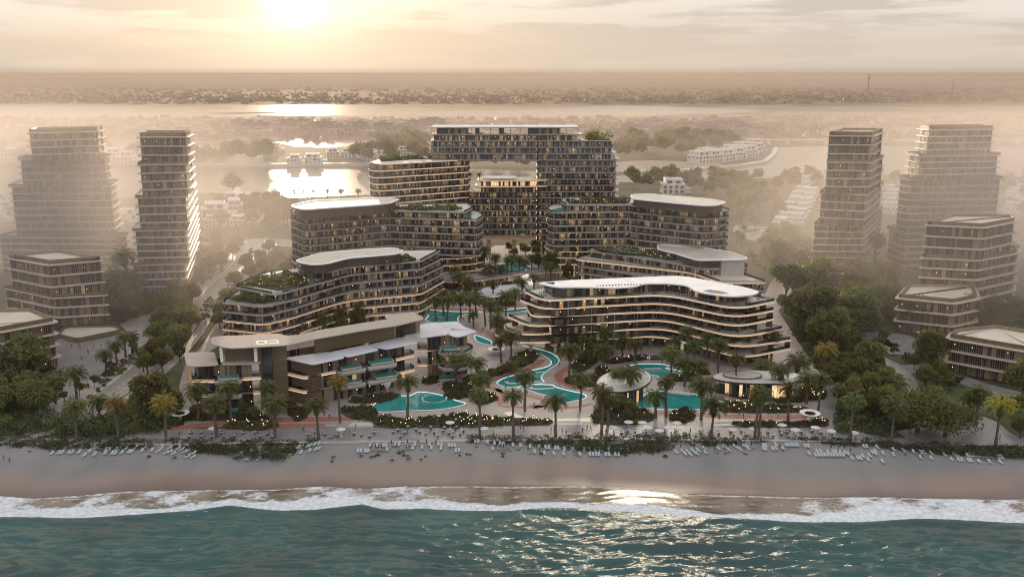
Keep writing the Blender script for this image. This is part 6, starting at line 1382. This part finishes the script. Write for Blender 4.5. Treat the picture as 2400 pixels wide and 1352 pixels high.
L1 = [(243, 128), (276, 126), (291, 126), (323, 124), (339, 124), (371, 122), (397, 137), (418, 120), (445, 133), (493, 128), (497, 112), (511, 112), (527, 128), (541, 128), (544, 110), (561, 108), (572, 124), (592, 104), (605, 121), (618, 121), (638, 101), (667, 116), (684, 97), (712, 114)]
L2 = [(742, 118), (758, 97), (752, 110), (795, 103), (780, 126), (797, 121), (812, 130), (838, 104), (852, 110), (866, 120), (880, 117), (880, 143), (908, 127), (905, 146)]
L3 = [(1155, 155), (1168, 155), (1168, 141), (1200, 135), (1215, 155), (1215, 140), (1212, 127), (1243, 130), (1358, 110), (1365, 130), (1400, 100), (1415, 100), (1410, 125), (1442, 95), (1455, 92), (1450, 117), (1475, 87), (1495, 82), (1480, 110), (1494, 106)]
L4 = [(1678, 118), (1692, 118), (1713, 118), (1726, 118), (1735, 93), (1768, 93), (1798, 93), (1810, 93), (1814, 112), (1855, 88), (1870, 88), (1905, 92), (1935, 103), (1945, 87), (1978, 102), (2012, 87), (2022, 103), (2055, 87), (2067, 106), (2070, 90), (2104, 92), (2118, 93), (2133, 93), (2137, 117), (2152, 115)]
L5 = [(2227, 72), (2242, 72), (2285, 76), (2310, 108), (2318, 83), (2345, 84), (2360, 86), (2405, 90), (2440, 93), (2485, 97), (2507, 122), (2528, 100), (2552, 128), (2558, 102), (2573, 102), (2597, 130), (2603, 105), (2617, 105), (2642, 131), (2646, 110), (2690, 113), (2718, 133), (2736, 113)]
L6 = [(2765, 134), (2780, 134), (2795, 134), (2808, 134), (2764, 113), (2790, 113), (2808, 113), (2823, 113), (2855, 113), (2870, 113), (2887, 113), (2840, 135), (2855, 135), (2885, 135), (2900, 135), (2916, 115), (2944, 115)]
L7 = [(3170, 122), (3200, 118), (3212, 131), (3226, 122), (3236, 133), (3246, 114), (3256, 125), (3269, 131), (3274, 116), (3300, 105), (3308, 125), (3368, 106), (3398, 102), (3420, 115), (3445, 96), (3460, 105), (3471, 112), (3485, 92), (3507, 106), (3500, 95)]
L8 = [(3578, 92), (3590, 92), (3578, 108), (3590, 108), (3623, 108), (3638, 106), (3636, 88), (3670, 105), (3685, 90), (3698, 90), (3712, 90), (3726, 90), (3740, 90), (3775, 95), (3789, 95)]
L9 = [(3793, 130)] + [(3824 + 14.4 * i, 137) for i in range(10)] + [(3830, 120), (3847, 120), (3882, 122), (3905, 122), (3918, 122), (3940, 124), (3960, 126), (3975, 130), (3995, 152), (4022, 152), (4035, 152), (4045, 143), (4070, 158), (4076, 140), (4050, 97), (4064, 97), (4090, 125), (4103, 118), (4112, 100), (4105, 130), (4140, 130), (4137, 167)]
L10 = [(4189, 112), (4188, 135), (4236, 117), (4283, 122), (4317, 125), (4331, 125), (4316, 148), (4365, 128), (4366, 152), (4428, 135)]
L11 = [(4462, 158), (4495, 160), (4510, 160), (4475, 137), (4488, 137)] + [(4535 + 15 * i, 140 + i * .3) for i in range(8)] + [(4540, 163), (4553, 163), (4590, 168), (4638, 168), (4680, 147), (4695, 147), (4690, 170)]
for L, zone, tl in ((L1, 'in the leftmost cluster on the sand', 0), (L2, 'in the slanting cluster under the left dune shrubs', -.55), (L3, 'at the tip of the left dune shrubs', -.25), (L4, 'in the open-sand cluster below the promenade wall', .06), (L5, 'along the left part of the middle dune shrubs', .06), (L6, 'in the paired rows under the middle dune shrubs', 0),
                    (L7, 'scattered right of the middle dune shrubs', .35), (L8, 'in the upper row below the beach cafe parasols', 0), (L9, 'in the long double row on the right sand', 0), (L10, 'in the thin group under the spreading tree', 0), (L11, 'in the rightmost rows on the sand', 0)):
    sect = {}
    for a, b in L:
        x, y, z = on_beach(a / 2, 1000 + b / 2); o = link('sun_lounger', LO_ME, None, (x, y, z + .02)); o.rotation_euler.z = tl + rng.uniform(-.07, .07); pend(o, 'white cushioned lounger', zone, 'sun lounger', 'sun loungers set out on the beach', a)
# closed dark parasols with low side tables among the loungers
mb = MB(); mb.tube([(0, 0, 0), (0, 0, 2.3)], .035, 6, 0); mb.tube([(0, 0, 1.0), (0, 0, 1.4), (0, 0, 2.2)], [.16, .2, .05], 8, 1); FP = mb.build('folded_parasol', [M['wood'], M['bed_cloth']]) if 'bed_cloth' in M else mb.build('folded_parasol', [M['wood'], M['cloth_dark']]); FP_ME = FP.data; bpy.data.objects.remove(FP)
mb = MB(); mb.box(-.3, -.3, .38, .3, .3, .44)
for sx in (-.25, .25):
    for sy in (-.25, .25): mb.box(sx - .03, sy - .03, 0, sx + .03, sy + .03, .38)
ST = mb.build('side_table', M['wood']); ST_ME = ST.data; bpy.data.objects.remove(ST)
for a, b in ((1741, 113), (1762, 113), (1775, 113), (1788, 113), (1835, 90), (1860, 108), (1910, 88), (1960, 86), (1905, 106), (2000, 86), (2044, 86), (2325, 108), (2345, 108), (2360, 108), (2372, 100), (2475, 122), (2530, 122), (2690, 132), (2795, 120), (3190, 108), (3255, 104), (3290, 100), (3350, 122), (3395, 118), (3412, 104), (3475, 100), (3520, 100), (3655, 108), (3895, 110), (3930, 112), (3955, 112), (3985, 128), (4090, 100), (4110, 92), (4150, 95), (4165, 108), (4230, 130), (4250, 112), (4290, 132), (4310, 138), (4360, 118), (4380, 126), (4440, 140), (4600, 152), (4650, 155)):
    x, y, z = on_beach(a / 2, 1000 + b / 2); o = link('folded_parasol', FP_ME, None, (x, y, z)); pend(o, 'folded dark parasol', 'among the ' + ('left' if a < 2600 else 'right') + ' beach loungers', 'parasol', 'folded parasols on the beach', a)
    o = link('side_table', ST_ME, None, (x + .7, y - .6, z)); pend(o, 'low dark side table', 'among the ' + ('left' if a < 2600 else 'right') + ' beach loungers', 'side table', 'side tables on the beach', a)
# open parasols, dining tables and chairs on the promenade
def parasol(u, v, s_=1.0):
    x, y = P(u, v); r = empty('parasol', (x, y, .05)); r.scale = (s_,) * 3
    return r
mb = MB(); mb.tube([(0, 0, 0), (0, 0, 2.9)], .05, 6); mb.box(-.35, -.35, 0, .35, .35, .1); o = mb.build('pole', M['white']); PO = o.data; bpy.data.objects.remove(o)
mb = MB(); rg = lambda r0, z: [(r0 * math.cos(.7854 * i), r0 * math.sin(.7854 * i), z) for i in range(8)]; mb.rings([rg(1.5, 2.35), rg(1.55, 2.45), rg(.9, 2.72), rg(.3, 2.92), rg(.06, 3.05)]); o = mb.build('canopy', M['canvas']); CA = o.data; bpy.data.objects.remove(o)
UM = [(500, 1012), (800, 1014), (1055, 998), (1135, 1012), (1437, 1010), (1473, 997), (1505, 998), (1518, 1010), (1565, 1010), (1586, 999), (1637, 1012), (1657, 1012), (1665, 998), (1765, 1013), (1832, 1004), (1863, 1015), (1947, 1018), (2000, 1022), (1605, 1016), (1715, 1014), (1910, 1010), (1545, 1017)]
for u, v in UM:
    x, y = P(u, v + 9); r = empty('parasol', (x, y, .05)); link('pole', PO, r); link('canopy', CA, r); pend(r, 'open white parasol', 'over the promenade dining tables', 'parasol', 'white parasols on the promenade', u)
mb = MB(); mb.box(-.45, -.45, .70, .45, .45, .75, 0); mb.box(-.05, -.05, .02, .05, .05, .70, 1); mb.box(-.25, -.25, 0, .25, .25, .03, 1); TB = mb.build('dining_table', [M['table_top'], M['dark_metal']]); TB_ME = TB.data; bpy.data.objects.remove(TB)
mb = MB(); mb.box(-.23, -.22, .42, .23, .22, .48); mb.box(-.23, .18, .48, .23, .23, .85)
for sx in (-.2, .2):
    for sy in (-.2, .2): mb.box(sx - .025, sy - .025, 0, sx + .025, sy + .025, .42)
CHRS = []
for m_ in ('cloth_mid', 'dark_metal'): o = mb.build('dining_chair', M[m_]); CHRS.append(o.data); bpy.data.objects.remove(o)
r_ = random.Random(21); TS = []
for (u0, u1, v0, v1, n, zone) in ((440, 640, 1016, 1030, 14, 'at the left end of the promenade'), (720, 900, 1015, 1028, 9, 'on the promenade below the villa block'), (920, 1090, 1003, 1026, 18, 'on the promenade below the ringed pool'), (1430, 1620, 1012, 1026, 18, 'on the promenade below the dark pool bed'), (1620, 1960, 1012, 1028, 27, 'on the right half of the promenade')):
    k_ = 0
    for _ in range(4000):
        if k_ >= n: break
        u, v = r_.uniform(u0, u1), r_.uniform(v0, v1); x, y = P(u, v)
        if any((x - a) ** 2 + (y - b) ** 2 < 5.5 for a, b in TS): continue
        k_ += 1; TS.append((x, y)); o = link('dining_table', TB_ME, None, (x, y, .05)); pend(o, 'small pale dining table', zone, 'table', 'dining tables on the promenade', u)
        for j in range(r_.choice([2, 3, 3])):
            an = r_.choice([0, 1.57, 3.14, 4.71]) if j > 1 else j * 3.1416; an += r_.uniform(-.2, .2); cx_, cy_ = x + .8 * math.sin(an), y + .8 * math.cos(an)
            c = link('dining_chair', CHRS[r_.randrange(2)], None, (cx_, cy_, .05)); c.rotation_euler.z = -an; tag(c, 'grey outdoor chair at a pale table ' + zone, 'chair', 'chairs ' + zone)
# roof terrace dining sets on the hotel
ft = HOTEL[1][5][0]; zt = HOTEL[2][5]; k_ = 0
for _ in range(900):
    if k_ > 26: break
    u, v = r_.uniform(1255, 1800), r_.uniform(668, 716); x, y = P(u, v, zt)
    if not inside((x, y), inset(ccw(ft), 1.4)) or inside((x, y), [P(1296, 703, zt), P(1560, 684, zt), P(1715, 714, zt), P(1758, 706, zt), P(1740, 670, zt), P(1590, 655, zt), P(1300, 675, zt)]): continue
    if any((x - a) ** 2 + (y - b) ** 2 < 9 for a, b in TS): continue
    TS.append((x, y)); k_ += 1; o = link('dining_table', TB_ME, None, (x, y, zt)); pend(o, 'white dining table', 'on the top terrace of the hotel', 'table', 'tables on the hotel roof terrace', u)
    for j in range(3):
        an = j * 2.1; c = link('dining_chair', CHRS[1], None, (x + .85 * math.sin(an), y + .85 * math.cos(an), zt)); c.rotation_euler.z = -an; tag(c, 'dark chair at a white table on the top terrace of the hotel', 'chair', 'chairs on the hotel roof terrace')
# loungers standing in the large pool
for i in range(9):
    x, y = P(1560 + i * 7, 921 + i * .8, .15); o = link('sun_lounger', LO_ME, None, (x, y, .12)); o.rotation_euler.z = .35; pend(o, 'pale lounger', 'in the shallow edge of the large teal pool', 'sun lounger', 'loungers in the pool', x)
# black cars on the drop-off court
def car(x, y, rz, lab):
    root = empty('parked_car', (x, y, .03), lab, 'car'); root.rotation_euler.z = rz
    sec = [(-2.3, .45, .75), (-2.2, .32, .88), (-1.5, .28, .98), (-.9, .28, 1.0), (.7, .28, 1.0), (1.7, .28, .95), (2.25, .34, .85), (2.35, .5, .7)]
    mb = MB(); rings = [[(x_, -.88, z0), (x_, .88, z0), (x_, .92, (z0 + z1) / 2), (x_, .8, z1), (x_, -.8, z1), (x_, -.92, (z0 + z1) / 2)] for x_, z0, z1 in sec]; mb.rings(rings); mb.build('body', M['black_paint'], root, True)
    mb = MB(); mb.rings([[(-1.75, -.76, .97), (1.15, -.76, .97), (1.15, .76, .97), (-1.75, .76, .97)], [(-1.2, -.62, 1.45), (.35, -.62, 1.45), (.35, .62, 1.45), (-1.2, .62, 1.45)]]); mb.build('cabin', M['dark_glass'], root)
    for sx in (-1.4, 1.4):
        for sy in (-.8, .8): mb = MB(); mb.tube([(sx, sy - .11, .34), (sx, sy + .11, .34)], .34, 14); mb.build('wheel', M['dark_metal'], root)
    for sy in (-.6, .6): mb = MB(); mb.box(-2.34, sy - .15, .6, -2.26, sy + .15, .72); mb.build('headlight', M['lamp_white'], root)
car(*P(1504, 840), 2.9, 'black car on the left of the hotel drop-off court'); car(*P(1536, 842), .05, 'black car on the right of the hotel drop-off court')

# ------------------------------------------------------------------ people
def person_mesh(seed, mats, stride=.25, bend=0):
    me = bpy.data.meshes.new('person_base'); r = random.Random(seed); s_ = stride
    J = {'pel': (0, 0, .95), 'chest': (0, .02, 1.32), 'neck': (0, .02, 1.5), 'head': (0, .03, 1.64), 'top': (0, .02, 1.76), 'hl': (-.1, 0, .9), 'kl': (-.11, s_ * .45, .5), 'al': (-.11, s_ * .5 - .1, .09), 'tl': (-.11, s_ * .5 + .1, .04), 'hr': (.1, 0, .9), 'kr': (.11, -s_ * .3, .5), 'ar': (.11, -s_ * .75, .1), 'tr': (.11, -s_ * .75 + .18, .04),
         'sl': (-.2, .02, 1.42), 'el': (-.26, -.06 - s_ * .2, 1.15), 'wl': (-.25, .02 - s_ * .3, .9), 'fl': (-.24, .03 - s_ * .3, .8), 'sr': (.2, .02, 1.42), 'er': (.26, .02 + s_ * .1, 1.15), 'wr': (.24, .1 + s_ * .3, .92), 'fr': (.23, .13 + s_ * .3, .82)}
    R_ = {'pel': .15, 'chest': .15, 'neck': .06, 'head': .1, 'top': .07, 'hl': .1, 'kl': .065, 'al': .045, 'tl': .035, 'hr': .1, 'kr': .065, 'ar': .045, 'tr': .035, 'sl': .065, 'el': .045, 'wl': .032, 'fl': .03, 'sr': .065, 'er': .045, 'wr': .032, 'fr': .03}
    E = [('pel', 'chest'), ('chest', 'neck'), ('neck', 'head'), ('head', 'top'), ('pel', 'hl'), ('hl', 'kl'), ('kl', 'al'), ('al', 'tl'), ('pel', 'hr'), ('hr', 'kr'), ('kr', 'ar'), ('ar', 'tr'), ('chest', 'sl'), ('sl', 'el'), ('el', 'wl'), ('wl', 'fl'), ('chest', 'sr'), ('sr', 'er'), ('er', 'wr'), ('wr', 'fr')]
    ks = list(J); me.from_pydata([J[k_] for k_ in ks], [(ks.index(a), ks.index(b)) for a, b in E], []); o = bpy.data.objects.new('person_base', me); col.objects.link(o)
    sk = o.modifiers.new('skin', 'SKIN'); sv = me.skin_vertices[0].data
    for i, k_ in enumerate(ks): sv[i].radius = (R_[k_], R_[k_] * (.75 if k_ in ('pel', 'chest') else 1))
    sv[0].use_root = True; o.modifiers.new('sub', 'SUBSURF').levels = 1
    dg = bpy.context.evaluated_depsgraph_get(); m2 = bpy.data.meshes.new_from_object(o.evaluated_get(dg)); bpy.data.objects.remove(o)
    for m_ in mats: m2.materials.append(m_)
    for p in m2.polygons:
        c = p.center; p.material_index = 3 if (c.z > 1.66 or (c.z > 1.58 and c.y < .0)) else 0 if c.z > 1.47 or (abs(c.x) > .21 and c.z < 1.1) else 1 if c.z > .93 else 2 if c.z > .1 else 3
        p.use_smooth = True
    return m2
hair = M['cloth_dark']
PMS = [person_mesh(1, [M['skin'], M['cloth_dark'], M['cloth_mid'], hair], .5), person_mesh(2, [M['skin'], M['cloth_mid'], M['cloth_dark'], hair], .1), person_mesh(3, [M['skin'], M['cloth_light'], M['cloth_dark'], hair], .35), person_mesh(4, [M['skin'], M['cloth_dark'], M['cloth_dark'], hair], .6)]
CL = ['in grey trousers', 'in blue-grey top', 'in pale top', 'in dark clothes']
PE = [('on the promenade', [(1220, 1006), (1227, 1010), (1292, 1010), (1318, 1014), (1327, 1018), (1365, 1014), (1376, 1007), (1384, 1009), (1100, 1005), (1156, 1018), (955, 1014), (1010, 1012), (1063, 1018), (820, 1015), (834, 1005), (712, 1012), (420, 1018), (1420, 1016), (1618, 1015), (1708, 1008), (1850, 1016), (1068, 1014)]),
      ('beside the winding pool', [(1311, 857), (1305, 905), (1312, 908), (1306, 880), (1235, 920), (1185, 910), (1248, 903), (1241, 902), (1252, 953), (1235, 925), (1181, 882), (1343, 855), (1383, 918), (1275, 833), (1163, 935)]),
      ('right of the large pool', [(1733, 975), (1742, 979), (1823, 977), (1900, 955), (1650, 935), (1608, 895), (1678, 865), (1755, 860)]), ('by the ringed teal pool', [(878, 937), (894, 930), (1028, 905), (856, 978), (772, 980), (1082, 888)]), ('by the broad teal pool', [(1082, 752), (1087, 752), (1127, 780), (1132, 776), (1092, 728), (1188, 730), (1150, 740), (1190, 752)]),
      ('on the pale square at the left street', [(168, 815), (184, 812), (188, 818), (205, 822), (207, 830), (220, 815), (238, 812), (252, 806), (270, 808), (192, 845), (195, 860), (250, 865), (183, 915), (125, 938), (165, 935), (145, 925)]), ('on the right garden terrace', [(2300, 1012), (2304, 1003), (2343, 1030), (2175, 1000), (2370, 930)]), ('on the sand at the far left', [(9, 1078), (23, 1083)])]
for zone, L in PE:
    for i, (u, v) in enumerate(L):
        z = 0.08; x, y = P(u, v, z)
        if 'sand' in zone: x, y, z = on_beach(u, v)
        kq = rng.randrange(4); o = link('person', PMS[kq], None, (x, y, z - .02)); o.rotation_euler.z = rng.uniform(0, 6.28); pend(o, 'person ' + CL[kq], zone, 'person', 'people in the resort', u)
settle()
